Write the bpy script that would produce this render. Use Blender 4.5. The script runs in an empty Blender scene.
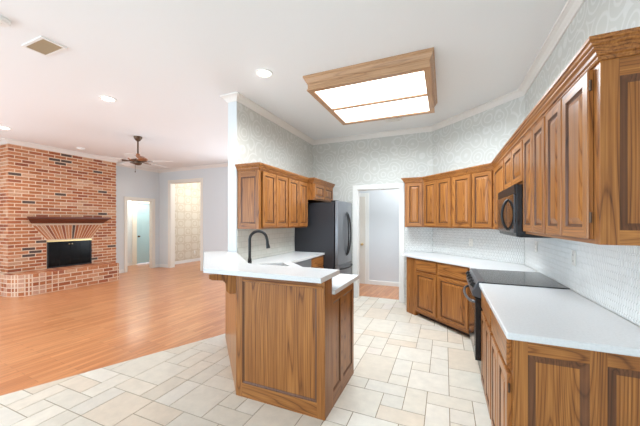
import bpy, bmesh, math, random
from mathutils import Vector, Matrix
random.seed(7)
sc = bpy.context.scene
COL = sc.collection
PI = math.pi

# ------------------------------------------------------------------ camera
YAW = 0.40531565
cam = bpy.data.cameras.new('camera'); camo = bpy.data.objects.new('camera', cam); COL.objects.link(camo)
camo.location = (0, 0, 1.47); camo.rotation_euler = (PI/2, 0, YAW)
cam.sensor_width = 36; cam.lens = 290.65/640*36; cam.shift_y = 8.6/640; cam.clip_start = 0.02
sc.camera = camo

# ------------------------------------------------------------------ world, lights, exposure
w = bpy.data.worlds.new('world'); sc.world = w; w.use_nodes = True
bg = w.node_tree.nodes['Background']; bg.inputs[0].default_value = (0.70, 0.86, 1.0, 1); bg.inputs[1].default_value = 1.5
vs = sc.view_settings
vs.view_transform = 'Standard'; vs.look = 'None'; vs.gamma = 1; vs.use_curve_mapping = False
vs.exposure = 0.21

def area(name, loc, rot, sx, sy, power, color=(1, 1, 1)):
    l = bpy.data.lights.new(name, 'AREA'); l.shape = 'RECTANGLE'; l.size = sx; l.size_y = sy; l.energy = power; l.color = color
    o = bpy.data.objects.new(name, l); COL.objects.link(o); o.location = loc; o.rotation_euler = rot
    return o
def point(name, loc, power, color=(1, 1, 1), r=0.1):
    l = bpy.data.lights.new(name, 'POINT'); l.energy = power; l.color = color; l.shadow_soft_size = r
    o = bpy.data.objects.new(name, l); COL.objects.link(o); o.location = loc
    return o
area('kitchen_fill_light', (-0.7, -1.9, 1.7), (PI/2, 0, 0), 1.6, 1.2, 32, (0.70, 0.86, 1))  # unseen area light added behind the camera to fill the kitchen
area('living_fill_light', (-5.8, -3.2, 1.5), (PI/2, 0, 0), 4.6, 2.2, 108, (0.70, 0.86, 1))  # added fill at the open rear of the living room, no window there
area('side_fill_light', (-8.3, -0.6, 1.4), (PI/2, 0, -PI/2), 3.2, 2.0, 128, (0.70, 0.86, 1))  # unseen fill light added in front of the left wall opening
area('dining_fill_light', (-4.2, 6.5, 1.5), (PI/2, 0, PI), 1.9, 1.9, 52, (0.78, 0.9, 1))  # hidden fill light added to lift the deep living room

# ------------------------------------------------------------------ helpers
def lin(c):
    return tuple(((v/255)/12.92 if v/255 <= 0.04045 else ((v/255+0.055)/1.055)**2.4) for v in c) + (1,)

class MB:
    def __init__(s): s.v = []; s.f = []; s.m = []; s.c = []
    def face(s, pts, m=0, c=(1, 1, 1, 1)):
        i = len(s.v); s.v += [tuple(p) for p in pts]; s.f.append(tuple(range(i, i+len(pts)))); s.m.append(m); s.c.append(c)
    def poly(s, vs, fs, m=0, c=(1, 1, 1, 1)):
        i = len(s.v); s.v += [tuple(p) for p in vs]
        for f in fs: s.f.append(tuple(i+k for k in f)); s.m.append(m); s.c.append(c)
    def box(s, x0, x1, y0, y1, z0, z1, m=0, c=(1, 1, 1, 1)):
        s.poly([(x0,y0,z0),(x1,y0,z0),(x1,y1,z0),(x0,y1,z0),(x0,y0,z1),(x1,y0,z1),(x1,y1,z1),(x0,y1,z1)],
               [(0,3,2,1),(4,5,6,7),(0,1,5,4),(1,2,6,5),(2,3,7,6),(3,0,4,7)], m, c)
    def fbox(s, F, u0, u1, v0, v1, d0, d1, m=0, c=(1, 1, 1, 1)):
        P = [F(u,v,d) for d in (d0,d1) for v in (v0,v1) for u in (u0,u1)]
        s.poly(P, [(0,1,3,2),(4,6,7,5),(0,4,5,1),(1,5,7,3),(3,7,6,2),(2,6,4,0)], m, c)
    def prism(s, poly, z0, z1, m=0, c=(1, 1, 1, 1)):
        n = len(poly)
        s.poly([(x,y,z0) for x,y in poly]+[(x,y,z1) for x,y in poly],
               [tuple(range(n-1,-1,-1)), tuple(range(n,2*n))]+[(i,(i+1)%n,n+(i+1)%n,n+i) for i in range(n)], m, c)
    def fprism(s, F, poly, d0, d1, m=0, c=(1,1,1,1)):          # polygon in (u,v), extruded along the normal
        n = len(poly)
        s.poly([F(u,v,d0) for u,v in poly]+[F(u,v,d1) for u,v in poly],
               [tuple(range(n-1,-1,-1)), tuple(range(n,2*n))]+[(i,(i+1)%n,n+(i+1)%n,n+i) for i in range(n)], m, c)
    def lathe(s, cx, cy, prof, n=28, m=0):
        vs = []; fs = []
        for r, z in prof:
            for k in range(n):
                a = 2*PI*k/n; vs.append((cx+r*math.cos(a), cy+r*math.sin(a), z))
        for j in range(len(prof)-1):
            for k in range(n):
                a, b = j*n+k, j*n+(k+1) % n; fs.append((a, b, b+n, a+n))
        fs.append(tuple(range(n-1,-1,-1))); L = (len(prof)-1)*n; fs.append(tuple(range(L, L+n)))
        s.poly(vs, fs, m)
    def tube(s, pts, r, n=12, m=0):
        pts = [Vector(p) for p in pts]; R = r if isinstance(r, (list, tuple)) else [r]*len(pts)
        vs = []; fs = []
        up = None
        for i, p in enumerate(pts):
            t = (pts[min(i+1, len(pts)-1)]-pts[max(i-1, 0)]).normalized()
            if up is None:
                up = Vector((0, 0, 1)) if abs(t.z) < 0.9 else Vector((1, 0, 0))
            a = t.cross(up).normalized(); b = a.cross(t).normalized(); up = b
            for k in range(n):
                th = 2*PI*k/n; vs.append(p+(a*math.cos(th)+b*math.sin(th))*R[i])
        for i in range(len(pts)-1):
            for k in range(n):
                q, q2 = i*n+k, i*n+(k+1) % n; fs.append((q, q2, q2+n, q+n))
        fs.append(tuple(range(n-1,-1,-1))); L = (len(pts)-1)*n; fs.append(tuple(range(L, L+n)))
        s.poly(vs, fs, m)
    def build(s, name, mats, parent=None, bevel=0, smooth=False, color=False, loc=None, seg=2):
        if not isinstance(mats, (list, tuple)): mats = [mats]
        me = bpy.data.meshes.new(name)
        off = Vector((0, 0, 0))
        if parent is not None:
            q = parent
            while q is not None: off += Vector(q.location); q = q.parent
        if loc is not None: off = off + Vector(loc)
        me.from_pydata([Vector(p)-off for p in s.v], [], s.f)
        for m in mats: me.materials.append(m)
        for i, p in enumerate(me.polygons): p.material_index = s.m[i]
        if color:
            ca = me.color_attributes.new('Tint', 'FLOAT_COLOR', 'CORNER')
            for i, p in enumerate(me.polygons):
                for li in p.loop_indices: ca.data[li].color = s.c[i]
        bm = bmesh.new(); bm.from_mesh(me)
        bmesh.ops.recalc_face_normals(bm, faces=bm.faces); bm.to_mesh(me); bm.free()
        if smooth:
            for p in me.polygons: p.use_smooth = True
        o = bpy.data.objects.new(name, me); COL.objects.link(o)
        if parent is not None: o.parent = parent
        if loc is not None: o.location = loc
        if bevel:
            b = o.modifiers.new('bevel', 'BEVEL'); b.width = bevel; b.segments = seg; b.limit_method = 'ANGLE'; b.angle_limit = math.radians(40)
        if smooth:
            try:
                md = me.set_sharp_from_angle(angle=math.radians(35))
            except Exception: pass
        return o

def tag(o, label, cat, group=None):
    o['label'] = label; o['category'] = cat
    if group: o['group'] = group
    return o
def thing(name, label, cat, loc, group=None):
    o = bpy.data.objects.new(name, None); COL.objects.link(o); o.location = loc; o.empty_display_size = 0.1
    return tag(o, label, cat, group)
def struct(mb, name, mats, parent=None, **k):
    o = mb.build(name, mats, parent, **k)
    if parent is None: o['kind'] = 'structure'
    return o
def frame(o, U, N):
    o = Vector(o); U = Vector(U).normalized(); N = Vector(N).normalized(); Z = Vector((0, 0, 1))
    return lambda u, v, d: o+U*u+Z*v+N*d

# ------------------------------------------------------------------ materials
def newmat(name):
    m = bpy.data.materials.new(name); m.use_nodes = True
    nt = m.node_tree; b = nt.nodes['Principled BSDF']
    return m, nt, b
def N(nt, t, **k):
    n = nt.nodes.new(t)
    for a, v in k.items(): setattr(n, a, v)
    return n
def plain(name, c, rough=0.5, metal=0, spec=0.5, coat=0):
    m, nt, b = newmat(name)
    b.inputs['Base Color'].default_value = lin(c); b.inputs['Roughness'].default_value = rough
    b.inputs['Metallic'].default_value = metal; b.inputs['Specular IOR Level'].default_value = spec
    b.inputs['Coat Weight'].default_value = coat
    # faint unevenness of the finish
    tc = N(nt, 'ShaderNodeNewGeometry'); no = N(nt, 'ShaderNodeTexNoise'); no.inputs['Scale'].default_value = 60; no.inputs['Detail'].default_value = 2
    nt.links.new(tc.outputs['Position'], no.inputs['Vector'])
    bp = N(nt, 'ShaderNodeBump'); bp.inputs['Strength'].default_value = 0.03; bp.inputs['Distance'].default_value = 0.01
    nt.links.new(no.outputs['Fac'], bp.inputs['Height']); nt.links.new(bp.outputs['Normal'], b.inputs['Normal'])
    return m
def emit(name, c, s):
    m, nt, b = newmat(name)
    b.inputs['Base Color'].default_value = (0.9, 0.9, 0.9, 1)
    b.inputs['Emission Color'].default_value = lin(c); b.inputs['Emission Strength'].default_value = s
    return m
def ramp(nt, stops):
    r = N(nt, 'ShaderNodeValToRGB'); e = r.color_ramp.elements
    e[0].position = stops[0][0]; e[0].color = stops[0][1]
    e[1].position = stops[-1][0]; e[1].color = stops[-1][1]
    for p, c in stops[1:-1]:
        q = e.new(p); q.color = c
    return r
def oak(name, axis, cols, rough=0.32):
    """cols: light, mid, dark (sRGB); grain runs along axis 'x','y','z' or 'd' (45 deg)"""
    m, nt, b = newmat(name); L = nt.links.new
    g = N(nt, 'ShaderNodeNewGeometry'); oi = N(nt, 'ShaderNodeObjectInfo')
    rot = N(nt, 'ShaderNodeMapping'); rot.inputs['Rotation'].default_value = (0, 0, PI/4 if axis == 'd' else 0)
    L(g.outputs['Position'], rot.inputs['Vector'])
    off = N(nt, 'ShaderNodeVectorMath', operation='ADD')
    mul = N(nt, 'ShaderNodeMath', operation='MULTIPLY'); mul.inputs[1].default_value = 37.0
    L(oi.outputs['Random'], mul.inputs[0]); L(rot.outputs['Vector'], off.inputs[0]); L(mul.outputs[0], off.inputs[1])
    def mapped(across, along):
        mp = N(nt, 'ShaderNodeMapping')
        s = {'x': (along, across, across), 'd': (along, across, across), 'y': (across, along, across), 'z': (across, across, along)}[axis]
        mp.inputs['Scale'].default_value = s; L(off.outputs[0], mp.inputs['Vector']); return mp
    # cathedral bands
    mp = mapped(6.0, 0.36); n1 = N(nt, 'ShaderNodeTexNoise'); n1.inputs['Scale'].default_value = 1; n1.inputs['Detail'].default_value = 0.6; n1.inputs['Roughness'].default_value = 0.4
    L(mp.outputs[0], n1.inputs['Vector'])
    k = N(nt, 'ShaderNodeMath', operation='MULTIPLY'); k.inputs[1].default_value = 34; L(n1.outputs['Fac'], k.inputs[0])
    fr = N(nt, 'ShaderNodeMath', operation='FRACT'); L(k.outputs[0], fr.inputs[0])
    r1 = ramp(nt, [(0.0, (0.1,)*3+(1,)), (0.12, (0.5,)*3+(1,)), (0.55, (0.72,)*3+(1,)), (0.9, (0.5,)*3+(1,)), (1.0, (0.1,)*3+(1,))]); L(fr.outputs[0], r1.inputs['Fac'])
    # pores
    mp2 = mapped(130, 2.5); n2 = N(nt, 'ShaderNodeTexNoise'); n2.inputs['Scale'].default_value = 1; n2.inputs['Detail'].default_value = 3
    L(mp2.outputs[0], n2.inputs['Vector'])
    mp3 = mapped(14, 0.8); n3 = N(nt, 'ShaderNodeTexNoise'); n3.inputs['Scale'].default_value = 1; n3.inputs['Detail'].default_value = 3; L(mp3.outputs[0], n3.inputs['Vector'])
    a = N(nt, 'ShaderNodeMix', data_type='FLOAT'); a.inputs[0].default_value = 0.55; L(r1.outputs['Color'], a.inputs[2]); L(n2.outputs['Fac'], a.inputs[3])
    a2 = N(nt, 'ShaderNodeMix', data_type='FLOAT'); a2.inputs[0].default_value = 0.25; L(a.outputs[0], a2.inputs[2]); L(n3.outputs['Fac'], a2.inputs[3])
    cr = ramp(nt, [(0.28, lin(cols[2])), (0.5, lin(cols[1])), (0.68, lin(cols[0]))]); L(a2.outputs[0], cr.inputs['Fac'])
    L(cr.outputs['Color'], b.inputs['Base Color'])
    b.inputs['Roughness'].default_value = rough; b.inputs['Coat Weight'].default_value = 0.1; b.inputs['Coat Roughness'].default_value = 0.25; b.inputs['Specular IOR Level'].default_value = 0.35
    bp = N(nt, 'ShaderNodeBump'); bp.inputs['Strength'].default_value = 0.12; bp.inputs['Distance'].default_value = 0.003
    L(n2.outputs['Fac'], bp.inputs['Height']); L(bp.outputs['Normal'], b.inputs['Normal'])
    return m
OAKC = ((188, 127, 66), (150, 94, 46), (80, 44, 22))
OZ, OX, OY, OD = [oak('oak_'+a, a, OAKC) for a in 'zxyd']
LOAKC = ((206, 166, 130), (188, 148, 112), (150, 112, 80))
GROOVE = oak('oak_dark_groove', 'z', ((112, 70, 40), (92, 56, 32), (58, 34, 20)))  # darker oak colour given to the recessed groove rings of the doors
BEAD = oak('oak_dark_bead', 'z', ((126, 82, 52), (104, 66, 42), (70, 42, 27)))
LOX, LOY = oak('light_oak_x', 'x', LOAKC), oak('light_oak_y', 'y', LOAKC)
MANTEL = oak('mantel_wood', 'y', ((128, 72, 50), (106, 58, 40), (74, 40, 28)), 0.4)

WHITE = plain('white_trim_paint', (238, 237, 233), 0.4)
CROWNP = plain('crown_paint', (236, 232, 226), 0.5)
CEIL = plain('ceiling_paint', (240, 241, 241), 0.9)
LIVW = plain('living_wall_paint', (222, 226, 227), 0.8)
HALLW = plain('hall_wall_paint', (216, 219, 222), 0.8)
BLACKM = plain('matte_black', (24, 24, 25), 0.4)
BLACKG = plain('black_glass', (30, 30, 31), 0.08, spec=0.8)
BLACKP = plain('gloss_black', (20, 20, 22), 0.2)
STEEL = plain('black_stainless', (146, 149, 153), 0.34, 0.7)
STEELD = plain('dark_case', (50, 50, 54), 0.42, 0.2)
CHROME = plain('brushed_steel', (170, 172, 176), 0.3, 0.9)
BRASS = plain('brass', (226, 196, 140), 0.3, 0.8)
BRONZE = plain('bronze', (92, 70, 52), 0.4, 0.5)
PLATE = plain('outlet_plate', (236, 234, 226), 0.4)
DOORB = plain('pale_blue_paint', (184, 216, 226), 0.5)
DOORW = plain('door_cream_paint', (232, 226, 216), 0.5)
CASING = plain('casing_cream_paint', (240, 234, 222), 0.45)
LIT = emit('diffuser', (255, 252, 244), 2.2)
LAMP = emit('downlight_lamp', (255, 246, 228), 14)
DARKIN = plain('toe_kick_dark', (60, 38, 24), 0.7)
SINKM = plain('sink_steel', (150, 152, 154), 0.3, 0.9)
SOOT = plain('soot', (20, 17, 15), 0.9)

def quartz():
    m, nt, b = newmat('white_quartz'); L = nt.links.new
    g = N(nt, 'ShaderNodeNewGeometry'); n = N(nt, 'ShaderNodeTexNoise'); n.inputs['Scale'].default_value = 90; n.inputs['Detail'].default_value = 4
    L(g.outputs['Position'], n.inputs['Vector'])
    r = ramp(nt, [(0.3, lin((216, 217, 217))), (0.5, lin((221, 222, 222))), (0.75, lin((225, 226, 226)))]); L(n.outputs['Fac'], r.inputs['Fac'])
    L(r.outputs['Color'], b.inputs['Base Color']); b.inputs['Roughness'].default_value = 0.22
    return m
QUARTZ = quartz()

def tinted(name, rough, bumpscale, bump, var, spec=0.5, coat=0.0):
    """base colour from the per-tile / per-brick tint with mottling"""
    m, nt, b = newmat(name); L = nt.links.new
    at = N(nt, 'ShaderNodeAttribute'); at.attribute_name = 'Tint'
    g = N(nt, 'ShaderNodeNewGeometry'); n = N(nt, 'ShaderNodeTexNoise'); n.inputs['Scale'].default_value = bumpscale; n.inputs['Detail'].default_value = 5; n.inputs['Roughness'].default_value = 0.6
    L(g.outputs['Position'], n.inputs['Vector'])
    mr = N(nt, 'ShaderNodeMapRange'); mr.inputs[1].default_value = 0.3; mr.inputs[2].default_value = 0.7; mr.inputs[3].default_value = 1-var; mr.inputs[4].default_value = 1+var*0.6
    L(n.outputs['Fac'], mr.inputs[0])
    vm = N(nt, 'ShaderNodeVectorMath', operation='SCALE'); L(at.outputs['Color'], vm.inputs[0]); L(mr.outputs[0], vm.inputs[3])
    L(vm.outputs[0], b.inputs['Base Color'])
    bp = N(nt, 'ShaderNodeBump'); bp.inputs['Strength'].default_value = bump; bp.inputs['Distance'].default_value = 0.004
    L(n.outputs['Fac'], bp.inputs['Height']); L(bp.outputs['Normal'], b.inputs['Normal'])
    b.inputs['Roughness'].default_value = rough; b.inputs['Specular IOR Level'].default_value = spec; b.inputs['Coat Weight'].default_value = coat
    return m
TILE = tinted('stone_tile', 0.3, 11, 0.3, 0.085)
BRICK = tinted('brick', 0.8, 45, 0.6, 0.22, 0.3)
MOSAIC = tinted('mosaic_glaze', 0.25, 6, 0.0, 0.02)
GROUT = plain('floor_grout', (152, 134, 108), 0.8)
MORTAR = plain('brick_mortar', (228, 202, 176), 0.9)
SGROUT = plain('mosaic_grout', (146, 147, 140), 0.8)

def woodfloor():
    m, nt, b = newmat('orange_oak_floor'); L = nt.links.new
    g = N(nt, 'ShaderNodeNewGeometry')
    mp = N(nt, 'ShaderNodeMapping'); mp.inputs['Rotation'].default_value = (0, 0, -PI/2+0.06); L(g.outputs['Position'], mp.inputs['Vector'])
    br = N(nt, 'ShaderNodeTexBrick'); br.offset = 0.37; br.offset_frequency = 2
    br.inputs['Color1'].default_value = lin((217, 150, 100)); br.inputs['Color2'].default_value = lin((198, 127, 79)); br.inputs['Mortar'].default_value = lin((150, 88, 50))
    br.inputs['Scale'].default_value = 1; br.inputs['Mortar Size'].default_value = 0.0014; br.inputs['Bias'].default_value = 0.0
    br.inputs['Brick Width'].default_value = 0.75; br.inputs['Row Height'].default_value = 0.07
    L(mp.outputs[0], br.inputs['Vector'])
    m2 = N(nt, 'ShaderNodeMapping'); m2.inputs['Scale'].default_value = (2.2, 30, 1); L(mp.outputs[0], m2.inputs['Vector'])
    n = N(nt, 'ShaderNodeTexNoise'); n.inputs['Scale'].default_value = 1; n.inputs['Detail'].default_value = 4; L(m2.outputs[0], n.inputs['Vector'])
    mr = N(nt, 'ShaderNodeMapRange'); mr.inputs[1].default_value = 0.3; mr.inputs[2].default_value = 0.7; mr.inputs[3].default_value = 0.82; mr.inputs[4].default_value = 1.1
    L(n.outputs['Fac'], mr.inputs[0])
    vm = N(nt, 'ShaderNodeVectorMath', operation='SCALE'); L(br.outputs['Color'], vm.inputs[0]); L(mr.outputs[0], vm.inputs[3])
    L(vm.outputs[0], b.inputs['Base Color'])
    b.inputs['Roughness'].default_value = 0.3; b.inputs['Coat Weight'].default_value = 0.3; b.inputs['Coat Roughness'].default_value = 0.12
    return m
WFLOOR = woodfloor()

def wallpaper():
    m, nt, b = newmat('scroll_wallpaper'); L = nt.links.new
    g = N(nt, 'ShaderNodeNewGeometry')
    nz = N(nt, 'ShaderNodeTexNoise'); nz.inputs['Scale'].default_value = 4; L(g.outputs['Position'], nz.inputs['Vector'])
    mx = N(nt, 'ShaderNodeMix', data_type='VECTOR'); mx.inputs[0].default_value = 0.06; L(g.outputs['Position'], mx.inputs[4]); L(nz.outputs['Color'], mx.inputs[5])
    vo = N(nt, 'ShaderNodeTexVoronoi'); vo.inputs['Scale'].default_value = 4.8; vo.inputs['Randomness'].default_value = 0.85; L(mx.outputs[1], vo.inputs['Vector'])
    k = N(nt, 'ShaderNodeMath', operation='MULTIPLY'); k.inputs[1].default_value = 27; L(vo.outputs['Distance'], k.inputs[0])
    s = N(nt, 'ShaderNodeMath', operation='SINE'); L(k.outputs[0], s.inputs[0])
    r = ramp(nt, [(0.0, lin((208, 208, 201))), (0.5, lin((210, 210, 203))), (0.78, lin((218, 218, 213))), (1, lin((220, 220, 215)))]); L(s.outputs[0], r.inputs['Fac'])
    L(r.outputs['Color'], b.inputs['Base Color']); b.inputs['Roughness'].default_value = 0.6
    return m
WPAPER = wallpaper()

def damask():
    m, nt, b = newmat('damask_wallpaper'); L = nt.links.new
    g = N(nt, 'ShaderNodeNewGeometry'); sp = N(nt, 'ShaderNodeSeparateXYZ'); L(g.outputs['Position'], sp.inputs[0])
    def cosk(out, k):
        a = N(nt, 'ShaderNodeMath', operation='MULTIPLY'); a.inputs[1].default_value = k; L(out, a.inputs[0])
        c = N(nt, 'ShaderNodeMath', operation='COSINE'); L(a.outputs[0], c.inputs[0]); return c.outputs[0]
    ad = N(nt, 'ShaderNodeMath', operation='MULTIPLY'); L(cosk(sp.outputs['Y'], 2*PI/0.62), ad.inputs[0]); L(cosk(sp.outputs['Z'], 2*PI/0.56), ad.inputs[1])
    nz = N(nt, 'ShaderNodeTexNoise'); nz.inputs['Scale'].default_value = 16; L(g.outputs['Position'], nz.inputs['Vector'])
    s2 = N(nt, 'ShaderNodeMath', operation='MULTIPLY_ADD'); s2.inputs[1].default_value = 0.5; L(nz.outputs['Fac'], s2.inputs[0]); L(ad.outputs[0], s2.inputs[2])
    ab = N(nt, 'ShaderNodeMath', operation='ABSOLUTE'); L(s2.outputs[0], ab.inputs[0])
    r = ramp(nt, [(0.08, lin((226, 218, 202))), (0.2, lin((208, 196, 174))), (0.45, lin((214, 204, 184))), (0.6, lin((224, 216, 200)))]); L(ab.outputs[0], r.inputs['Fac'])
    L(r.outputs['Color'], b.inputs['Base Color']); b.inputs['Roughness'].default_value = 0.7
    return m
DAMASK = damask()

def cream_tile():
    m, nt, b = newmat('cream_tile_backsplash'); L = nt.links.new
    g = N(nt, 'ShaderNodeNewGeometry'); sp = N(nt, 'ShaderNodeSeparateXYZ'); L(g.outputs['Position'], sp.inputs[0])
    cb = N(nt, 'ShaderNodeCombineXYZ'); L(sp.outputs['Y'], cb.inputs[0]); L(sp.outputs['Z'], cb.inputs[1])
    br = N(nt, 'ShaderNodeTexBrick'); br.inputs['Scale'].default_value = 1; br.inputs['Brick Width'].default_value = 0.15; br.inputs['Row Height'].default_value = 0.075; br.inputs['Mortar Size'].default_value = 0.004
    br.inputs['Color1'].default_value = lin((228, 226, 216)); br.inputs['Color2'].default_value = lin((222, 221, 210)); br.inputs['Mortar'].default_value = lin((210, 208, 196))
    L(cb.outputs[0], br.inputs['Vector']); L(br.outputs['Color'], b.inputs['Base Color']); b.inputs['Roughness'].default_value = 0.25
    return m
CTILE = cream_tile()

# ------------------------------------------------------------------ room shell
CZ = 3.125          # ceiling
TB = lambda y: -3.445+(y-1.188)*0.4356      # tile / wood line
SQ = math.sqrt(0.5)

# tile floor: pattern of 2x2, 2x1, 1x2, 1x1 stones on a 0.1715 m module
def clip(poly, inside, cut):
    out = []
    for i in range(len(poly)):
        a, b = poly[i-1], poly[i]
        if inside(b):
            if not inside(a): out.append(cut(a, b))
            out.append(b)
        elif inside(a): out.append(cut(a, b))
    return out
U0 = 0.1713; OXX, OYY = -0.822, 2.166
def tile_floor():
    mb = MB()
    X0, X1, Y0, Y1 = -29, 11, -33, 21
    occ = {}
    tiles = []
    fixed = [(0,0,2,2),(0,2,1,1),(1,2,2,1),(2,1,1,1),(2,0,2,1),(3,1,1,2),(0,3,2,3),(2,3,1,1),(2,4,1,2),(3,3,2,2),(3,5,1,1),(4,5,1,2),
             (5,3,2,1),(5,4,2,2),(4,2,2,1),(4,0,1,2),(5,1,1,1),(6,1,1,2),(0,6,1,1),(1,6,1,2),(0,7,2,3),(2,6,2,2),
             (-1,7,1,2),(-7,-3,2,2),(-10,-5,2,2),(-11,-2,2,2),(-13,-5,2,1),(-8,-3,1,2),(-5,-2,1,1),(-7,-1,2,1)]
    def put(x, y, ww, hh):
        for i in range(ww):
            for j in range(hh):
                if (x+i, y+j) in occ: return False
        for i in range(ww):
            for j in range(hh): occ[(x+i, y+j)] = 1
        tiles.append((x, y, ww, hh)); return True
    for t in fixed: put(*t)
    rnd = random.Random(5)
    for y in range(Y0, Y1):
        for x in range(X0, X1):
            if (x, y) in occ: continue
            opts = [(2,2),(2,2),(2,1),(1,2),(2,3),(2,1)]; rnd.shuffle(opts)
            for o_ in opts+[(1,2),(2,1),(1,1)]:
                if put(x, y, *o_): break
    pal = [(224,216,201)]*6+[(222,211,194)]*3+[(226,219,206)]*4+[(220,206,187)]*2+[(223,212,199)]
    g = 0.0032
    for (x, y, ww, hh) in tiles:
        p = [(OXX+x*U0+g, OYY+y*U0+g), (OXX+(x+ww)*U0-g, OYY+y*U0+g), (OXX+(x+ww)*U0-g, OYY+(y+hh)*U0-g), (OXX+x*U0+g, OYY+(y+hh)*U0-g)]
        ins = lambda q: q[0] > TB(q[1])
        def cut(a, b):
            fa = a[0]-TB(a[1]); fb = b[0]-TB(b[1]); t = fa/(fa-fb); return (a[0]+(b[0]-a[0])*t, a[1]+(b[1]-a[1])*t)
        p = clip(p, ins, cut)
        for ax, lim, sg in ((0, 0.915, 1), (1, 5.61, 1), (1, -3.5, -1)):
            if len(p) < 3: break
            p = clip(p, lambda q: sg*q[ax] <= sg*lim, lambda a, b: tuple(a[k]+(b[k]-a[k])*((lim-a[ax])/(b[ax]-a[ax])) for k in (0, 1)))
        if len(p) < 3: continue
        c = rnd.choice(pal); j = rnd.uniform(-5, 5); col = lin(tuple(v+j for v in c))
        mb.prism(p, -0.004, 0.0, 1, col)
    bed = [(TB(-3.5), -3.5), (0.92, -3.5), (0.92, 5.615), (-2.5, 5.615), (-2.5, 3.06), (TB(3.06), 3.06)]
    mb.prism(bed, -0.08, -0.0025, 0, (1,1,1,1))
    return struct(mb, 'floor', [GROUT, TILE], color=True)
tile_floor()
mb = MB()
mb.prism([(-11.5, -3.5), (TB(-3.5), -3.5), (TB(3.06), 3.06), (-2.57, 3.06), (-2.57, 9.5), (-11.5, 9.5)], -0.08, 0.0)
mb.prism([(-2.57, 5.615), (0.9, 5.615), (0.9, 7.0), (-2.57, 7.0)], -0.08, 0.0)
struct(mb, 'floor_living', WFLOOR)

mb = MB(); mb.box(-11.5, 1.1, -3.5, 9.5, CZ, CZ+0.12); struct(mb, 'ceiling', CEIL)

def wallstrip(a, b, z0, z1, th, mb):      # vertical wall along a->b, body on the left of the direction
    a = Vector((a[0], a[1])); b = Vector((b[0], b[1])); d = (b-a).normalized(); n = Vector((-d.y, d.x))*th
    mb.prism([tuple(a), tuple(b), tuple(b+n), tuple(a+n)], z0, z1)
WR, DY, DX, BY = 0.92, 4.33, -0.19, 5.44
mb = MB(); mb.box(WR, WR+0.12, -3.5, DY, 0, CZ); struct(mb, 'wall_right', WPAPER)
mb = MB(); mb.prism([(WR, DY), (WR+0.12, DY), (WR+0.12, DY+0.1), (DX+0.1, BY+0.12), (DX, BY+0.12), (DX, BY)], 0, CZ); struct(mb, 'wall_diagonal', WPAPER)
DL, DR, DT = -1.555, -0.755, 2.085       # kitchen doorway
mb = MB(); mb.box(-2.5, DL, BY, BY+0.12, 0, CZ); mb.box(DR, DX, BY, BY+0.12, 0, CZ); mb.box(DL, DR, BY, BY+0.12, DT, CZ)
struct(mb, 'wall_back', WPAPER)
mb = MB(); mb.box(-2.512, -2.5, 3.072, BY, 0, CZ, 0); mb.box(-2.63, -2.512, 3.072, BY+0.12, 0, CZ, 1)
mb.box(-2.64, -2.5, 3.06, 3.072, 0, CZ, 2)
struct(mb, 'wall_left', [WPAPER, LIVW, LIVW])
# living room
LX, LY = -8.5, 6.6
mb = MB(); mb.box(LX-0.12, LX, -3.5, -2.3, 0, CZ); mb.box(LX-0.12, LX, 1.1, 5.56, 0, CZ); mb.box(LX-0.12, LX, -2.3, 1.1, 0, 0.3); mb.box(LX-0.12, LX, -2.3, 1.1, 2.5, CZ); mb.box(LX-0.12, LX, 6.36, LY+0.16, 0, CZ); mb.box(LX-0.12, LX, 5.56, 6.36, 2.11, CZ)
struct(mb, 'wall_living_left', LIVW)
OL, OR_, OT = -8.0, -6.72, 2.69
mb = MB(); mb.box(LX, OL, LY, LY+0.16, 0, CZ); mb.box(OR_, -5.3, LY, LY+0.16, 0, CZ); mb.box(-3.1, -2.63, LY, LY+0.16, 0, CZ); mb.box(-5.3, -3.1, LY, LY+0.16, 0, 0.45); mb.box(-5.3, -3.1, LY, LY+0.16, 2.55, CZ); mb.box(OL, OR_, LY, LY+0.16, OT, CZ)
struct(mb, 'wall_living_back', LIVW)
mb = MB(); mb.box(LX-0.05, LX+0.0, LY+0.16, 9.3, 0, CZ); struct(mb, 'wall_hall_damask', DAMASK)
mb = MB(); mb.box(LX-0.05, -5.0, 9.3, 9.4, 0, CZ); struct(mb, 'wall_hall_end', LIVW)
mb = MB(); mb.box(-10.0, -9.68, 4.6, 6.66, 0, CZ); mb.box(-10.0, -9.68, 7.5, 9.3, 0, CZ); mb.box(-10.0, -9.68, 6.66, 7.5, 2.1, CZ)
mb.box(-9.68, -8.62, 4.5, 4.6, 0, CZ)
struct(mb, 'wall_passage', LIVW)
# back hall behind kitchen doorway
mb = MB(); mb.box(-2.75, 0.9, 6.74, 6.84, 0, CZ); mb.box(0.8, 0.9, BY+0.22, 6.74, 0, CZ); mb.box(-2.75, -2.65, BY+0.12, 6.74, 0, CZ)
struct(mb, 'wall_hall', HALLW)

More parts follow.
